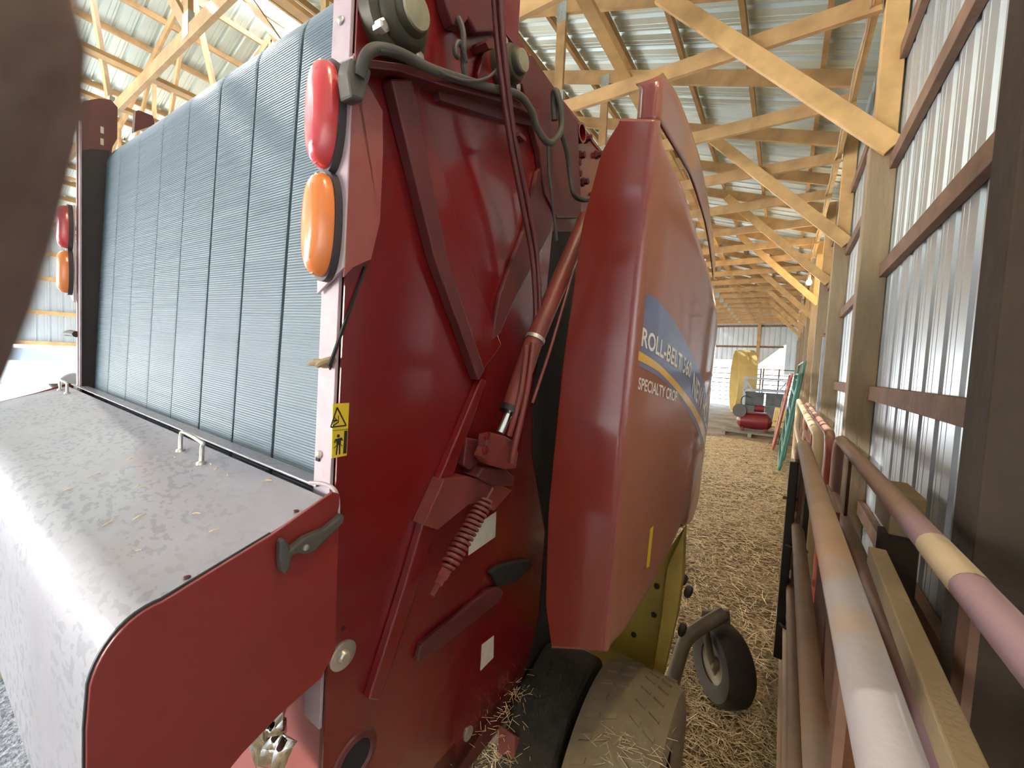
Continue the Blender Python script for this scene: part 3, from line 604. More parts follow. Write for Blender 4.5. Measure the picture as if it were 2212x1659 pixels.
# hydraulic cylinder
c0,c1=[(-0.5,1.09,1.999),(-0.53,0.896,1.627)]; c2,c3=[(-0.54,0.836,1.471),(-0.545,0.802,1.411)]
cyl=bb(MB().tube([c0,c1,c2],.0235,24),'hydraulic_cylinder',REDC,smooth=True)
bb(MB().tube([c2,c3],.010,16),'piston_rod',CHROME,cyl,smooth=True)
bb(MB().tube([tuple(Vector(c2)+(Vector(c1)-Vector(c2))*.0),tuple(Vector(c2)+(Vector(c3)-Vector(c2))*.22)],.027,24),'cylinder_gland',BLKS,cyl,smooth=True)
bb(MB().tube(smooth_path([(-0.505,0.857,1.632),(-0.51,0.855,1.53),(-0.515,0.843,1.445),(-0.52,0.833,1.383),(-0.525,0.832,1.336)],5),.008,10),'steel_line',REDC,cyl,smooth=True)
bb(MB().tube(smooth_path([(-0.51,0.836,1.625),(-0.515,0.837,1.53),(-0.52,0.823,1.452),(-0.53,0.82,1.405)],5),.007,10),'steel_line',REDC,cyl,smooth=True)
bb(MB().tube(smooth_path([(-0.5,1.045,1.873),(-0.49,0.991,1.788),(-0.49,0.92,1.625),(-0.5,0.867,1.485)],5),.004,8),'thin_line',REDC,cyl,smooth=True)
q=Vector(c1)*.97+Vector(c0)*.03; d=(Vector(c0)-Vector(c1)).normalized()
bb(MB().tube([q,q+d*.010],.0262,24),'cylinder_clamp',STEEL,cyl,smooth=True)
bb(MB().pa([(0.741,1.414),(0.771,1.414),(0.814,1.403),(0.853,1.386),(0.879,1.352),(0.874,1.311),(0.821,1.319),(0.752,1.345),(0.727,1.366),(0.739,1.385)],-.565,-.535),'clevis',REDC,bevel=.005)
for p in [(0.734,1.382),(0.737,1.414)]: bb(MB().lathe((-.537,p[0],p[1]),(1,0,0),[(0,.010),(.005,.010),(.007,.006),(.007,0)],16),'clevis_pin',RED,smooth=True)
bb(MB().pa([(0.715,1.405),(0.768,1.392),(0.765,1.337),(0.735,1.326),(0.711,1.341)],-.600,-.575),'stop_block',REDD,bevel=.003)
bb(MB().pa([(0.751,1.336),(0.849,1.312),(0.892,1.282),(0.889,1.258),(0.794,1.28),(0.732,1.316)],-.600,-.55),'cylinder_seat',REDD,bevel=.004)
# spring bracket and coil spring
bb(MB().pa([(0.638,1.326),(0.715,1.317),(0.81,1.287),(0.913,1.237),(0.833,1.203),(0.794,1.231),(0.73,1.248),(0.63,1.22),(0.586,1.244)],-.600,-.567),'spring_bracket',REDC,bevel=.002)
s0,s1=[Vector(p) for p in [(-0.545,0.768,1.257),(-0.548,0.644,1.135)]]
ax=(s1-s0).normalized(); u=ax.orthogonal().normalized(); v=ax.cross(u); L_=(s1-s0).length; hel=[]; turns=15
for i in range(turns*14+1):
    t=i/14*2*PI; r=.0165 if 14<i<turns*14-14 else .012; hel.append(s0+ax*(L_*i/(turns*14))+(u*math.cos(t)+v*math.sin(t))*r)
sp_=bb(MB().tube(hel,.0042,7),'coil_spring',REDC,smooth=True)
bb(MB().tube([s0-ax*.03,s1+ax*.02],.006,10),'spring_rod',REDD,sp_,smooth=True)
bb(MB().lathe(s1,ax,[(0,.013),(.018,.013),(.018,.010),(.032,.010),(.033,.006),(.055,.006),(.055,0)],6),'spring_nut',REDC,sp_)
# one dark red bar and one black bar crossing low on the side
bb(MB().pa([(0.611,0.929),(0.622,0.961),(0.865,0.975),(0.909,0.964),(0.94,0.934),(0.927,0.913),(0.692,0.915)],-.600,-.585),'low_bar',REDD,bevel=.004)
bb(MB().pa([(0.864,1.02),(0.902,1.024),(1.026,0.991),(1.084,0.969),(1.088,0.94),(0.983,0.939),(0.909,0.964)],-.600,-.582),'low_bar',DARK,bevel=.004)
# bottom frame bits below the side sheet
bb(MB().box(*[(-.72,.60,.46),(-.60,1.3,.60)]),'frame_rail',REDD,bevel=.004)
bb(MB().pa([(0.948,0.457),(0.988,0.507),(1.193,0.5),(1.304,0.428),(1.25,0.339),(1.132,0.309)],-.70,-.60),'lower_plate',WHT,bevel=.003)
bb(MB().pa([(0.987,0.491),(1.226,0.243),(1.214,0.114),(1.011,0.314)],-.60,-.54),'lower_bracket',REDP,bevel=.004)
bb(MB().pa([(1.149,0.441),(1.329,0.264),(1.321,0.206),(1.126,0.402)],-.60,-.56),'lower_bracket',RED,bevel=.004)

# flat black panel painting in the shade inside the front body opening
bb(MB().pa([(1.08,1.968),(1.251,2.016),(1.254,1.56),(1.256,1.08),(1.359,0.514),(1.123,0.54),(1.201,0.723),(1.193,1.018),(1.063,1.306),(1.034,1.49),(1.07,1.696)],-.5996,-.5985),'opening_shade',DARK)
# ------------------------------------------------------------ side shield, a curved moulded shell
AB=[(.94,-.283),(1.0,-.262),(1.1,-.235),(1.2,-.215),(1.3,-.200),(1.4,-.192),(1.5,-.190),(1.6,-.200),(1.7,-.225),(1.8,-.265)]
def ac(b):
    P=AB; i=len(P)-2
    if b<=P[0][0]: i=0
    else:
        for k in range(len(P)-1):
            if b<P[k+1][0]: i=k; break
    x0,y0=P[i];x1,y1=P[i+1];h=x1-x0;t=(b-x0)/h
    m0=(P[i+1][1]-P[max(i-1,0)][1])/(P[i+1][0]-P[max(i-1,0)][0])
    j=min(i+2,len(P)-1); m1=(P[j][1]-P[i][1])/(P[j][0]-P[i][0]); t=min(max(t,-.5),1.5)
    return (2*t**3-3*t*t+1)*y0+(t**3-2*t*t+t)*h*m0+(-2*t**3+3*t*t)*y1+(t**3-t*t)*h*m1
def lerp(T,x):
    if x<=T[0][0]: return T[0][1]
    for i in range(len(T)-1):
        if x<=T[i+1][0]:
            t=(x-T[i][0])/(T[i+1][0]-T[i][0]); return T[i][1]*(1-t)+T[i+1][1]*t
    return T[-1][1]
TOP=[(.94,2.138),(.97,2.115),(1.0,2.094),(1.075,2.050),(1.143,1.994),(1.24,1.93),(1.37,1.86),(1.5,1.79),(1.65,1.70),(1.8,1.56)]
BOT=[(.94,.900),(.965,.893),(1.003,.905),(1.066,.950),(1.153,1.010),(1.26,1.085),(1.31,1.125),(1.36,1.092),(1.42,1.082),(1.50,1.10),(1.6,1.16),(1.8,1.36)]
def inner_edge(c):   # inner end of the rear face
    return lerp([(.85,-.425),(.95,-.452),(1.2,-.467),(1.57,-.462),(1.93,-.440),(2.10,-.405),(2.15,-.37)],c)
nb=60; nc=40; vs=[];fs=[];cols=[]
# columns: rear face inwards -> rounded corner -> curved side
rear=[0,.015,.5,.97,.985]
for r in rear: cols.append(('r',r))
for k in range(1,7): cols.append(('k',k/6))
for i in range(1,nb+1): cols.append(('s',.955+(1.8-.955)*i/nb))
def shield_pt(col,t):
    k,x=col
    ct=lerp(TOP,.94)if k!='s' else lerp(TOP,x); cb=lerp(BOT,.94) if k!='s' else lerp(BOT,x)
    if k=='r':
        cb-=.055*(1-x); ct+=.022*(1-x); c=cb+(ct-cb)*t; ie=inner_edge(c); sag=.014*math.sin(PI*min(1,x*1.1)); a=ie+(-.298-ie)*x
        return (a,.938-.006*x+sag*0,c)
    c=cb+(ct-cb)*t
    if k=='k':
        th=x*PI/2*.86; r=.022
        return (-.300+r*math.sin(th)*1.0,.932+r*(1-math.cos(th)),c)
    e=0
    # edges of the shell roll inwards
    for edge in (ct-c,c-cb):
        if edge<.03: e+=(.03-edge)**2/.03*.9
    return (ac(x)-e,x,c)
ts=[0,.005,.012,.02]+[.03+(.94)*i/nc for i in range(nc+1)]+[.98,.988,.995,1]
for col in cols:
    for t in ts: vs.append(shield_pt(col,t))
n=len(ts)
for i in range(len(cols)-1):
    for j in range(n-1): fs.append((i*n+j,(i+1)*n+j,(i+1)*n+j+1,i*n+j+1))
sh=bb(MB().add(vs,fs),'side_shield',SHIELD,smooth=False)
for p in sh.data.polygons: p.use_smooth=True
so_=sh.modifiers.new('s','SOLIDIFY'); so_.thickness=.006; so_.offset=-1
def surf_poly(rows,name,m,off,parent=sh):
    # rows: list of (b, c_low, c_high)
    vs=[];fs=[]; K=6
    for b,c0,c1 in rows:
        for j in range(K+1): vs.append((ac(b)+off,b,c0+(c1-c0)*j/K))
    for i in range(len(rows)-1):
        for j in range(K): fs.append((i*(K+1)+j,(i+1)*(K+1)+j,(i+1)*(K+1)+j+1,i*(K+1)+j+1))
    o=bb(MB().add(vs,fs),name,m,parent)
    for p in o.data.polygons: p.use_smooth=True
    return o
def frange(a,b,n): return [a+(b-a)*i/n for i in range(n+1)]
BT=[(.945,1.765),(1.0,1.757),(1.073,1.722),(1.166,1.672),(1.301,1.595),(1.5,1.49),(1.65,1.40)]
BB_=[(.945,1.600),(1.06,1.566),(1.177,1.514),(1.311,1.437),(1.5,1.32),(1.65,1.22)]
YT=[(.945,1.632),(1.03,1.606),(1.136,1.561),(1.293,1.490),(1.5,1.385),(1.65,1.29)]
YB_=[(.945,1.611),(1.033,1.587),(1.141,1.539),(1.306,1.457),(1.5,1.345),(1.65,1.245)]
surf_poly([(b,lerp(BB_,b),lerp(BT,b)) for b in frange(.952,1.64,40)],'blue_band',BLUE,.0006)
surf_poly([(b,lerp(YB_,b),lerp(YT,b)) for b in frange(.952,1.64,40)],'yellow_stripe',YSTR,.0012)
def surf_text(txt,b0,b1,basef,hgt,name,m,off=.0018):
    cu=bpy.data.curves.new('t','FONT'); cu.body=txt; cu.resolution_u=3; cu.offset=.022; tmp=bpy.data.objects.new('t',cu); C.objects.link(tmp)
    dg=bpy.context.evaluated_depsgraph_get(); me=bpy.data.meshes.new_from_object(tmp.evaluated_get(dg)); 
    bpy.data.objects.remove(tmp); bm=bmesh.new(); bm.from_mesh(me); bmesh.ops.triangulate(bm,faces=bm.faces)
    xs=[v.co.x for v in bm.verts]; x0,x1=min(xs),max(xs); ys=[v.co.y for v in bm.verts]; y1=max(ys); y0=0
    # arc length table so that letters keep their width on the curve
    B=frange(b0,b1,80); S=[0]
    for i in range(1,len(B)): S.append(S[-1]+math.hypot(B[i]-B[i-1],ac(B[i])-ac(B[i-1])))
    vs=[]
    for v in bm.verts:
        u=(v.co.x-x0)/(x1-x0)*S[-1]; k=0
        while k<len(S)-2 and S[k+1]<u: k+=1
        t=(u-S[k])/(S[k+1]-S[k]); b=B[k]+(B[k+1]-B[k])*t
        c=basef(b)+v.co.y/y1*hgt; vs.append((ac(b)+off,b,c))
    fs=[tuple(v.index for v in f.verts) for f in bm.faces]; bm.free()
    return bb(MB().add(vs,fs),name,m,sh)
surf_text('ROLL-BELT 560',.957,1.228,lambda b:lerp([(.957,1.644),(1.228,1.572)],b),.042,'model_lettering',LETT)
surf_text('NEW HOLLAND',1.252,1.62,lambda b:lerp([(1.25,1.53),(1.62,1.34)],b),.062,'brand_lettering',LETT)
surf_text('SPECIALTY CROP',.960,1.150,lambda b:lerp([(.96,1.542),(1.150,1.507)],b),.028,'series_lettering',LETT)
stk=[(1.067,1.176),(1.097,1.18),(1.106,1.071),(1.076,1.068)]
surf_poly([(stk[3][0],1.070,1.178),(stk[1][0]-.005,1.072,1.182)],'small_sticker',YEL,.001)
# upper front shell behind the shield
FTP=[(1.05,2.300),(1.09,2.335),(1.197,2.350),(1.49,2.310),(1.8,2.22),(2.18,2.12)]; FBP=[(1.05,2.203),(1.397,2.200),(1.70,2.15),(1.986,2.079),(2.18,2.03)]
cols=[(-.368,1.052),(-.352,1.052),(-.334,1.053),(-.326,1.056),(-.320,1.062),(-.317,1.072),(-.316,1.09)]+[(-.316+.02*math.sin((b-1.09)/1.1*PI),b) for b in frange(1.12,2.18,20)]
vs=[];fs=[]
for a,b in cols:
    c0,c1=lerp(FBP,b),lerp(FTP,b)
    for k in range(9):
        t=k/8; vs.append((a-.012*max(0,(t-.8)/.2)**2,b,c0+(c1-c0)*t+(.02*(-.33-a)/-.03*0)))
for i in range(len(cols)-1):
    for k in range(8): fs.append((i*9+k,(i+1)*9+k,(i+1)*9+k+1,i*9+k+1))
fo=bb(MB().add(vs,fs),'front_shield',SHIELD)
for p in fo.data.polygons: p.use_smooth=True
mo=fo.modifiers.new('s','SOLIDIFY'); mo.thickness=.006; mo.offset=0
# yellow pickup frame under the shield
yp=[(-0.555,0.49),(-0.401,0.654),(-0.223,1.049),(-0.211,0.87),(-0.216,0.733),(-0.245,0.439),(-0.472,0.338)]
bb(MB().pb(yp,1.50,1.53),'pickup_side',YFRM,bevel=.004)
bb(MB().pb([(-0.26,0.906),(-0.218,1.06),(-0.207,0.885),(-0.211,0.751),(-0.24,0.462),(-0.271,0.457),(-0.263,0.695)],1.47,1.52),'pickup_edge',YFRM,bevel=.004)
for p in [(-0.291,0.814),(-0.29,0.707),(-0.353,0.604),(-0.359,0.488)]: bb(MB().lathe((p[0],1.495,p[1]),(0,-1,0),[(0,.010),(.004,.009),(.005,0)],10),'frame_bolt',BLKS)
for p in [(-0.215,0.843),(-0.194,0.807),(-0.2,0.661)]: bb(MB().lathe((p[0],1.54,p[1]),(0,-1,0),[(-.03,.014),(0,.014),(.02,.010),(.02,0)],10),'tine_guard',BLKS,smooth=True)
# main tire
def tire(cx,cb,cc,R,wd,name,m,lugs=True,rim=True):
    pr=[(-wd/2*.78,R*.55),(-wd/2*.95,R*.65),(-wd/2,R*.82),(-wd/2*.92,R*.95),(-wd/2*.7,R*.99),(0,R),(wd/2*.7,R*.99),(wd/2*.92,R*.95),(wd/2,R*.82),(wd/2*.95,R*.65),(wd/2*.78,R*.55)]
    lg=MB().lathe((cx,cb,cc),(1,0,0),pr,72)
    if lugs:
        for k in range(36):
            for s in (-1,1):
                for j in range(2):
                    t=2*PI*(k+(.5 if s>0 else 0)+j*.33)/36; x0=cx+s*(.06+.17*j)*wd/1.0; x1=x0+s*.13*wd
                    def P(x,t,r): return (x,cb+math.cos(t)*r,cc+math.sin(t)*r)
                    dt=.045; d2=.05
                    q=[P(x0,t,R*.985),P(x1,t+d2,R*.98),P(x1,t+d2+dt,R*.98),P(x0,t+dt,R*.985),P(x0,t,R*1.016),P(x1,t+d2,R*1.010),P(x1,t+d2+dt,R*1.010),P(x0,t+dt,R*1.016)]
                    lg.add(q,[(0,3,2,1),(4,5,6,7),(0,1,5,4),(1,2,6,5),(2,3,7,6),(3,0,4,7)])
    o=bb(lg,name,m,smooth=True)
    if rim: bb(MB().lathe((cx,cb,cc),(1,0,0),[(-wd*.38,R*.56),(-wd*.3,R*.5),(0,R*.45),(.02,R*.2),(.05,R*.18),(.06,0)],32),'wheel_rim',YFRM,o,smooth=True)
    return o
tire(-.27,1.22,.315,.315,.25,'wheel',TIRE)
bb(MB().pa([(.98,.10),(1.0,.42),(1.08,.55),(1.25,.60),(1.38,.55),(1.40,.10)],-.60,-.415),'axle_bracket',MUD,bevel=.025,seg=3)
tire(-2.65,1.22,.315,.315,.25,'wheel',TIRE)
bb(MB().box((-2.6,1.17,.26),(-.36,1.27,.36)),'axle',REDD)
# gauge wheel with its arm
g0=[(-0.051,2.15,0.218)][0]
GC=(-.092,2.20,.185); GA=(1,.75,.0)
gw=bb(MB().lathe(GC,GA,[(-.055,.09),(-.068,.13),(-.065,.160),(-.045,.178),(0,.184),(.045,.178),(.065,.160),(.068,.13),(.055,.09)],44),'gauge_wheel',TIRED,smooth=True)
bb(MB().lathe(GC,GA,[(-.05,.095),(-.035,.08),(-.03,.03),(-.06,.025),(-.065,0)],24),'gauge_wheel_rim',ARMM,gw,smooth=True)
arm=bb(MB().tube(smooth_path([(-0.263,1.85,0.171),(-0.248,1.88,0.289),(-0.232,1.93,0.385),(-0.19,2,0.425),(-0.101,2.08,0.495)],4),.030,12),'gauge_wheel_arm',ARMM,smooth=True)
bb(MB().tube([[(-0.185,2.12,0.403)][0],[(-0.141,2.16,0.214)][0],[(-0.1,2.2,0.102)][0]],.018,10),'gauge_wheel_fork',ARMM,arm,smooth=True)
bb(MB().pb([(-0.196,0.46),(-0.085,0.507),(-0.073,0.437),(-0.143,0.405),(-0.192,0.399)],2.09,2.11),'arm_bracket',ARMM,arm,bevel=.003)
bb(MB().lathe([(-0.277,1.83,0.161)][0],(0.3,.2,1),[(-.03,.05),(-.01,.055),(.02,.05),(.03,.03)],14),'arm_socket',RUB,arm,smooth=True)

# mud/bark stub wedged on the flange
o=MB()
for (P,r) in ((smooth_path([(-0.666,0.39,1.557),(-0.646,0.39,1.562),(-0.628,0.395,1.561),(-0.615,0.4,1.561)],3),[.002,.004,.005,.006,.0065,.007,.0075,.007,.006,.006]),(smooth_path([(-0.632,0.385,1.556),(-0.62,0.39,1.565),(-0.606,0.4,1.57)],3),[.003,.005,.006,.006,.006,.006,.005])):
    o.tube(P,r[:len(P)],8)
o.v=[tuple(baler_matrix()@Vector(q)) for q in o.v]
tag(o.build('bark_piece',PLANK,smooth=True),'broken piece of bark wedged behind the rear flange edge','bark')
o=MB(); P=smooth_path([(-2.394,0.39,1.544),(-2.334,0.395,1.552),(-2.255,0.4,1.55)],3); o.tube(P,[.004,.008,.011,.012,.012,.012,.012][:len(P)],8); o.v=[tuple(baler_matrix()@Vector(q)) for q in o.v]
tag(o.build('bark_piece',BEAR,smooth=True),'dark stub of bark sticking out at the far left flange','bark')
# crumpled net wrap hanging under the hood
random.seed(11); vs=[];fs=[]
cx,cy,cz=-.70,.36,.98
for i in range(9):
    for j in range(9): vs.append((cx+(i-4)*.016+random.uniform(-.01,.01),cy+random.uniform(-.02,.02),cz-.07+(j-4)*.022+random.uniform(-.01,.01)))
for i in range(8):
    for j in range(8): fs.append((i*9+j,(i+1)*9+j,(i+1)*9+j+1,i*9+j+1))
o=MB().add(vs,fs); o.v=[tuple(baler_matrix()@Vector(q)) for q in o.v]; o=o.build('net_wrap',CHROME,smooth=True); sm=o.modifiers.new('s','SOLIDIFY'); sm.thickness=.001
tag(o,'crumpled shiny scrap of wrap caught beneath the hood','plastic scrap')
# chaff heaped on the lower frame
def straw_cluster(name,label,cx,cy,cz,sx,sy,sz,n,seed,L0=.02,L1=.06,r=.0009,flat=.5,m=STRAWM):
    rd=random.Random(seed); mb=MB(); V=[];F=[]
    for k in range(n):
        p=Vector((cx+rd.gauss(0,sx),cy+rd.gauss(0,sy),cz+abs(rd.gauss(0,sz)))); th=rd.uniform(0,2*PI); ph=rd.gauss(0,.35)*flat
        L=rd.uniform(L0,L1); d=Vector((math.cos(th)*math.cos(ph),math.sin(th)*math.cos(ph),math.sin(ph)))*L; s=d.cross(Vector((0,0,1))).normalized()*r; u=Vector((0,0,r))
        i=len(V); V+=[p-s,p+s,p+u,p+d-s,p+d+s,p+d+u]; F+=[(i,i+1,i+4,i+3),(i+1,i+2,i+5,i+4),(i+2,i,i+3,i+5),(i,i+2,i+1),(i+3,i+4,i+5)]
    mb.add(V,F); o=mb.build(name,m); tag(o,label,'straw',kind='stuff'); return o
straw_cluster('straw_tuft','tangled dry hay caught under the baler side sheet',-.62,1.02,.56,.03,.08,.02,130,5,.01,.035,.0007,1.5)
straw_cluster('straw_tuft','dark chaff and hay packed behind the baler wheel',-.62,.95,.44,.04,.10,.03,160,6,.01,.035,.0007,1.5)
straw_cluster('straw_tuft','loose hay lying over the dusty baler tire',-.27,1.08,.60,.05,.07,.004,110,9,.02,.05,.0007,.3)

# ------------------------------------------------------------ straw on the floor
rd=random.Random(1); V=[];F=[]
def strand(x,y,L,r):
    th=rd.gauss(.3,1.1); ph=rd.gauss(0,.16); z=rd.uniform(.002,.022)
    d=Vector((math.cos(th),math.sin(th),ph))*L; s=Vector((-math.sin(th),math.cos(th),0))*r; u=Vector((0,0,r*.8)); p=Vector((x,y,z+abs(d.z)*.5)); i=len(V)
    V.extend([p-s,p+s,p+u,p+d-s,p+d+s,p+d+u]); F.extend([(i,i+1,i+4,i+3),(i+1,i+2,i+5,i+4),(i+2,i,i+3,i+5)])
for k in range(26000):
    y=1.0+rd.random()**1.3*10; x=rd.uniform(-1.6,.30); strand(x,y,rd.uniform(.02,.075)*(1+y*.08),rd.uniform(.0007,.0016)*(1+y*.22))
for k in range(9000):
    strand(rd.uniform(-.75,.26),rd.uniform(.7,2.4),rd.uniform(.02,.07),rd.uniform(.0006,.0012))
tag(MB().add(V,F).build('floor_straw',STRAWM),'loose golden straw strewn over the barn floor','straw',kind='stuff')

# ------------------------------------------------------------ pipe gates leaning on the wall side
def gate(name,label,x,y0,y1,z0,z1,rails,m,r=.026,verts=(),lean=0,group='pipe gates along the wall',rad=.12,vm=None,rr=None,mesh_from=None):
    t=thing(name,label,'gate',(x,(y0+y1)/2,0),group); yc=(y0+y1)/2
    def Q(y,z): return (lean*z,y-yc,z)
    loop=[]
    for cy,cz,a0 in ((y1-rad,z1-rad,0),(y0+rad,z1-rad,90),(y0+rad,z0+rad,180),(y1-rad,z0+rad,270)):
        for k in range(7):
            a=math.radians(a0+15*k); loop.append(Q(cy+rad*math.cos(a),cz+rad*math.sin(a)))
    # subdivide the long runs for smooth tube frames
    MB().tube(loop,r,14,closed=True).build('frame_tube',m,t,smooth=True)
    for z in rails: MB().tube([Q(y0+.02,z),Q(y1-.02,z)],rr or r*.92,12).build('rail',m,t,smooth=True)
    for y in verts: MB().bar(Q(y,z0+.01),Q(y,z1-.01),.05,.012,side=(1,0,0)).build('stay',vm or m,t)
    return t
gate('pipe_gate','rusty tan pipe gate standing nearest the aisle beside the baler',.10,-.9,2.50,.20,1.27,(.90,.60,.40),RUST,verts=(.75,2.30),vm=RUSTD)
gate('pipe_gate','sheened pink pipe gate closest to the metal wall',.275,-1.0,2.86,.22,1.27,(.95,.68,.45),RUSTP,r=.027,verts=(.95,2.4),vm=RUSTD)
gate('pipe_gate','cream pipe gate standing beyond the tan gate',.17,2.62,6.3,.2,1.29,(.95,.65,.4),CREAM,verts=(4.2,),r=.024)
gate('pipe_gate','red pipe gate with rounded corner behind the cream one',.245,2.95,5.9,.2,1.27,(.95,.65,.4),REDT,verts=(4.6,),r=.026)
gate('green_gate','nearer green pipe gate leaning beside the distant posts',.02,7.6,10.6,.1,1.62,(.4,.7,1.0,1.3),GREEN,verts=(8.4,9.6),r=.022,lean=.11)
gate('green_gate','farther and taller green pipe gate leaning by the distant posts',.08,8.6,12.2,.1,1.85,(.4,.8,1.2,1.5),GREEN,verts=(9.4,11),r=.022,lean=.11)
gate('zigzag_gate','pale red tube gate leaning behind the green gates',-.10,9.6,13.6,.1,1.62,(.35,.6,.85,1.1,1.3),REDT,verts=(10.2,11,12,13),r=.024,lean=.14)
g2=[o for o in bpy.data.objects if o.get('label','').startswith('sheened pink pipe gate')][0]
MB().tube([(0,y,1.27) for y in (.02,.22)],.0278,18,cap=False).build('label_band',CREAM,g2,smooth=True)
# pale flat tube strip on tan gate front, black latch fittings
t=thing('gate_latch','black steel latch post with chain at the end of tan gate','latch',(.085,2.30,0))
MB().box((-.035,.0,.25),(.0,.09,1.20)).build('latch_bar',BLKS,t,bevel=.003)
MB().box((.03,-.06,.3),(.05,-.01,1.1)).build('latch_bar',BLKS,t,bevel=.003)
MB().tube([(-.05,.02,1.02),(.02,.02,1.02)],.008,8).build('latch_pin',RUSTD,t,smooth=True)
for z in (.42,.80): MB().tube(smooth_path([(-.03,.03,z),(.0,-.04,z+.01),(.05,-.03,z),(.05,.03,z-.01),(-.03,.03,z)],4),.006,6).build('chain_loop',BLKS,t,smooth=True)
# plank, plates, block
m=MB().bar((.205,-.35,1.08),(.225,1.36,1.155),.045,.035,side=(1,0,0)); tag(m.build('wood_plank',PLANK,bevel=.003),'long tan plank lying between the two near gates','plank')
pl_=[(y,z) for x,y,z in [(0.165,1.68,0.94),(0.165,1.226,1.12),(0.165,0.967,1.028),(0.165,0.932,0.932),(0.165,1.284,0.642),(0.165,1.496,0.668)]]
m=MB().prism(pl_,lambda p:(.162,p[0],p[1]),lambda p:(.168,p[0],p[1])); m=m.build('rusty_plate',RUSTB,bevel=.001); tag(m,'rusty brown steel plate hanging between the near gates','plate')
m=MB().tube([(.155,-.6,.87),(.155,1.06,.87),(.155,1.075,.87)],[.034,.034,.028],18); tag(m.build('fat_pipe',RUSTB,smooth=True),'fat brown pipe with rounded end low between near gates','pipe')
m=MB().box((.185,1.85,.35),(.20,2.3,1.12)); tag(m.build('red_panel',REDD,bevel=.003),'dark red sheet panel behind the tan gate','panel')
m=MB().box((.36,2.02,1.03),(.455,2.30,1.18)); tag(m.build('timber_block',PLANK,bevel=.004),'weathered timber block resting by the wall behind pink gate','block')
m=MB().box((.345,2.03,0),(.45,2.12,1.03)); tag(m.build('timber_prop',DPOST,bevel=.004),'dark upright timber under the block beside the wall','timber')
# ------------------------------------------------------------ things at the far end of the aisle
ring=thing('yellow_ring','tall yellow open ring standing on edge at the aisle end','ring',(-1.40,18.9,1.27))
MB().lathe((-.30,0,0),(1,.22,0),[(0,1.25),(.62,1.25),(.62,1.235),(0,1.235),(0,1.25)],64).build('band',YPLY,ring,smooth=True)
MB().lathe((-.0,0,0),(1,.22,0),[(0,1.262),(.04,1.262),(.04,1.25),(0,1.25)],64).build('seam_band',YPLY,ring,smooth=True)
rack=thing('crate_rack','pale blue steel rack over dark crates at the aisle end','rack',(-.5,16.6,0))
for x in (-.62,.62):
    for y in (-.3,.3): MB().box((x-.03,y-.03,0),(x+.03,y+.03,1.45)).build('upright',BLUM,rack)
for z in (1.43,1.02):
    MB().box((-.62,-.33,z-.03),(.62,-.27,z+.03)).build('crossbar',BLUM,rack); MB().box((-.62,.27,z-.03),(.62,.33,z+.03)).build('crossbar',BLUM,rack)
for s in (-1,1): MB().bar((s*.62,-.3,1.40),(s*.38,-.3,1.04),.05,.02).build('corner_brace',BLUM,rack)
for k,(x,z,lb) in enumerate(((-.3,.06,'lower left'),(.3,.06,'lower right'),(-.3,.52,'upper left'),(.3,.52,'upper right'))):
    c=thing('plastic_crate','dark grey crate, %s of four in the blue rack'%lb,'crate',(-.5+x,16.6,z),'crates in the rack')
    MB().box((-.27,-.24,0),(.27,.24,.40)).build('tub',CRATE,c,bevel=.01); MB().box((-.29,-.26,.38),(.29,.26,.43)).build('rim',CRATE,c,bevel=.006)
    for q in (-.15,0,.15): MB().box((q-.012,-.252,.03),(q+.012,-.238,.37)).build('stiffener',CRATE,c)
pal=thing('pallet','low grey wooden pallet on the straw at the aisle end','pallet',(-.62,12.3,0))
for y in (-.5,-.25,0,.25,.5): MB().box((-.62,y-.05,.09),(.62,y+.05,.11)).build('deck_board',PALL,pal)
for x in (-.58,0,.58): MB().box((x-.04,-.55,0),(x+.04,.55,.09)).build('stringer',PALL,pal)
comp=thing('air_compressor','red tank compressor with belt wheel sitting on the pallet','compressor',(-.56,12.2,.11))
MB().lathe((-.40,0,.27),(1,0,0),[(0,0),(.03,.13),(.10,.20),(.40,.21),(.70,.20),(.77,.13),(.80,0)],28).build('tank',COMP,comp,smooth=True)
MB().box((-.22,-.12,.46),(.25,.12,.50)).build('motor_deck',COMP,comp,bevel=.005)
MB().lathe((-.02,0,.60),(1,0,0),[(0,0),(.0,.09),(.22,.09),(.22,0)],20).build('motor',COMP,comp,smooth=True)
MB().lathe((-.34,-.16,.52),(.3,1,0),[(0,0.02),(0,.17),(.05,.17),(.05,.14),(.02,.13),(.02,.03)],28).build('belt_wheel',BLKS,comp,smooth=True)
MB().tube(smooth_path([(-.3,0,.55),(-.33,0,.8),(-.24,0,.9),(-.1,0,.86)],5),.012,8).build('handle',BLKS,comp,smooth=True)
for x in (-.25,.25): MB().box((x-.03,-.15,0),(x+.03,.15,.1)).build('foot',COMP,comp)
t=thing('yellow_box','small yellow upright box standing behind the pallet end','box',(-.06,14.4,0))
MB().bar((0,0,.05),(.05,0,.62),.30,.12).build('body',YPLY,t,bevel=.01); MB().box((-.12,-.065,.2),(.15,-.06,.24)).build('strap',YFRM,t)
# pipe fence across the far opening
for k,(x0,x1,lb) in enumerate(((-6.0,-3.1,'left'),(-3.0,-.9,'middle'),(-.8,.4,'right'))):
    t=thing('fence_panel','%s pipe fence panel across the bright far opening'%lb,'fence',((x0+x1)/2,22.0,0),'fence panels at the far end')
    w2=(x1-x0)/2
    for z in (.3,.5,.7,.9,1.1,1.3,1.55,1.8): MB().tube([(-w2,0,z),(w2,0,z)],.02,8).build('rail',RUSTD,t,smooth=True)
    for x in (-w2,0,w2): MB().tube([(x,0,0),(x,0,1.85)],.03,8).build('upright',RUSTD,t,smooth=True)
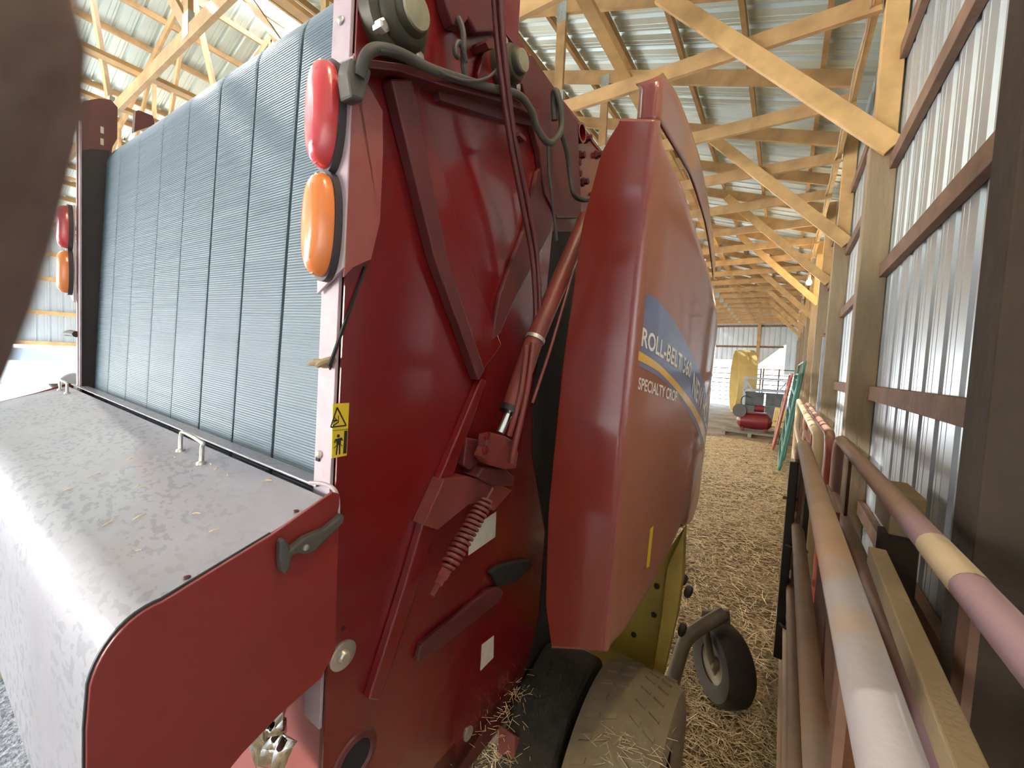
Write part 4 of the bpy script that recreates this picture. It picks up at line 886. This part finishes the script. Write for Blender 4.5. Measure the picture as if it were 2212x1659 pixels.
# pale car outside the open left side
car=thing('parked_car','white car standing in glare outside the open left side','car',(-19.0,1.6,-.06))
body=[(-2.2,.35),(-2.25,.8),(-2.1,.95),(-1.3,1.02),(-.7,1.45),(.8,1.48),(1.5,1.02),(2.2,.92),(2.3,.7),(2.25,.35)]
MB().prism(body,lambda p:(-.85,p[0],p[1]),lambda p:(.85,p[0],p[1])).build('body',WPAINT,car,bevel=.08,seg=3)
MB().prism([(-1.15,1.03),(-.65,1.38),(.7,1.40),(1.28,1.03)],lambda p:(.845,p[0],p[1]),lambda p:(.862,p[0],p[1])).build('side_window',GLASS,car)
for y in (-1.4,1.45):
    for x in (-.8,.8): MB().lathe((x-.1,y,.34),(1,0,0),[(0,.2),(0,.3),(.04,.34),(.16,.34),(.2,.3),(.2,.2),(.19,0)],28).build('wheel',TIRED,car,smooth=True)
# small dark debris at lower left under the hood: hitch pipe on the ground
q=[(-3.494,0.115,0.06),(-2.956,0.333,0.06)]
m=MB().tube(q,.035,14); tag(m.build('steel_pipe',BLKS,smooth=True),'dark pipe lying on the ground behind the dusty hood','pipe')
q=[(-3.309,0.107,0.03),(-2.821,0.357,0.03)]
m=MB().bar(q[0],q[1],.04,.09,side=(0,1,0)); tag(m.build('floor_plank',PLANK,bevel=.004),'pale plank on the ground beside the dark pipe','plank')

# ------------------------------------------------------------ finger of the person holding the camera
hand=thing('person','finger of the person taking the picture, blurred at the left edge','person',tuple(Vector((0,0,H))+CR*-.0911+CF*.0+CU*-.02))
hand.rotation_euler=Matrix(((CR.x,CU.x,-CF.x),(CR.y,CU.y,-CF.y),(CR.z,CU.z,-CF.z))).to_euler()
# local frame: x right, y up, z towards the back of the camera; origin 9 cm left of the lens
def hand_mesh():
    V=[];E=[];R=[]
    def v(p,r): V.append(p); R.append(r); return len(V)-1
    wr=v((-.03,-.10,.03),.026)
    palm=v((-.02,-.055,.022),.030); E.append((wr,palm)); p2=v((-.02,-.02,.018),.026); E.append((palm,p2))
    arm=v((-.06,-.20,.06),.034); E.append((wr,arm))
    def chain(root,pts,rs):
        a=root
        for p,r in zip(pts,rs):
            b=v(p,r); E.append((a,b)); a=b
    chain(p2,[(.002,-.012,.006),(.022,-.006,-.010),(.042,.004,-.0130),(.060,.020,-.0130),(FT_[0],FT_[1],FT_[2])],[.0105,.0105,.0105,.0105,.0100])
    chain(p2,[(-.02,.004,.004),(.005,.004,-.018),(.014,.000,-.022)],[.0105,.0095,.008])
    chain(palm,[(-.018,-.025,.002),(.006,-.026,-.018),(.016,-.030,-.022)],[.0105,.0092,.008])
    chain(palm,[(-.016,-.052,.004),(.006,-.052,-.012),(.014,-.055,-.016)],[.0095,.0082,.007])
    chain(palm,[(.005,-.04,.045),(.028,-.025,.048),(.045,-.01,.044)],[.0125,.0105,.0095])
    return V,E,R
FT_=(.0665,.0440,-.0130)
V_,E_,R_=hand_mesh()
me=bpy.data.meshes.new('hand'); me.from_pydata(V_,E_,[]); 
ho=bpy.data.objects.new('hand',me); C.objects.link(ho); ho.parent=hand; me.materials.append(SKIN)
sk=ho.modifiers.new('skin','SKIN')
for i,sv in enumerate(me.skin_vertices[0].data): sv.radius=(R_[i],R_[i]); sv.use_root=(i==1)
sk.use_smooth_shade=True; sb=ho.modifiers.new('sub','SUBSURF'); sb.levels=2; sb.render_levels=2
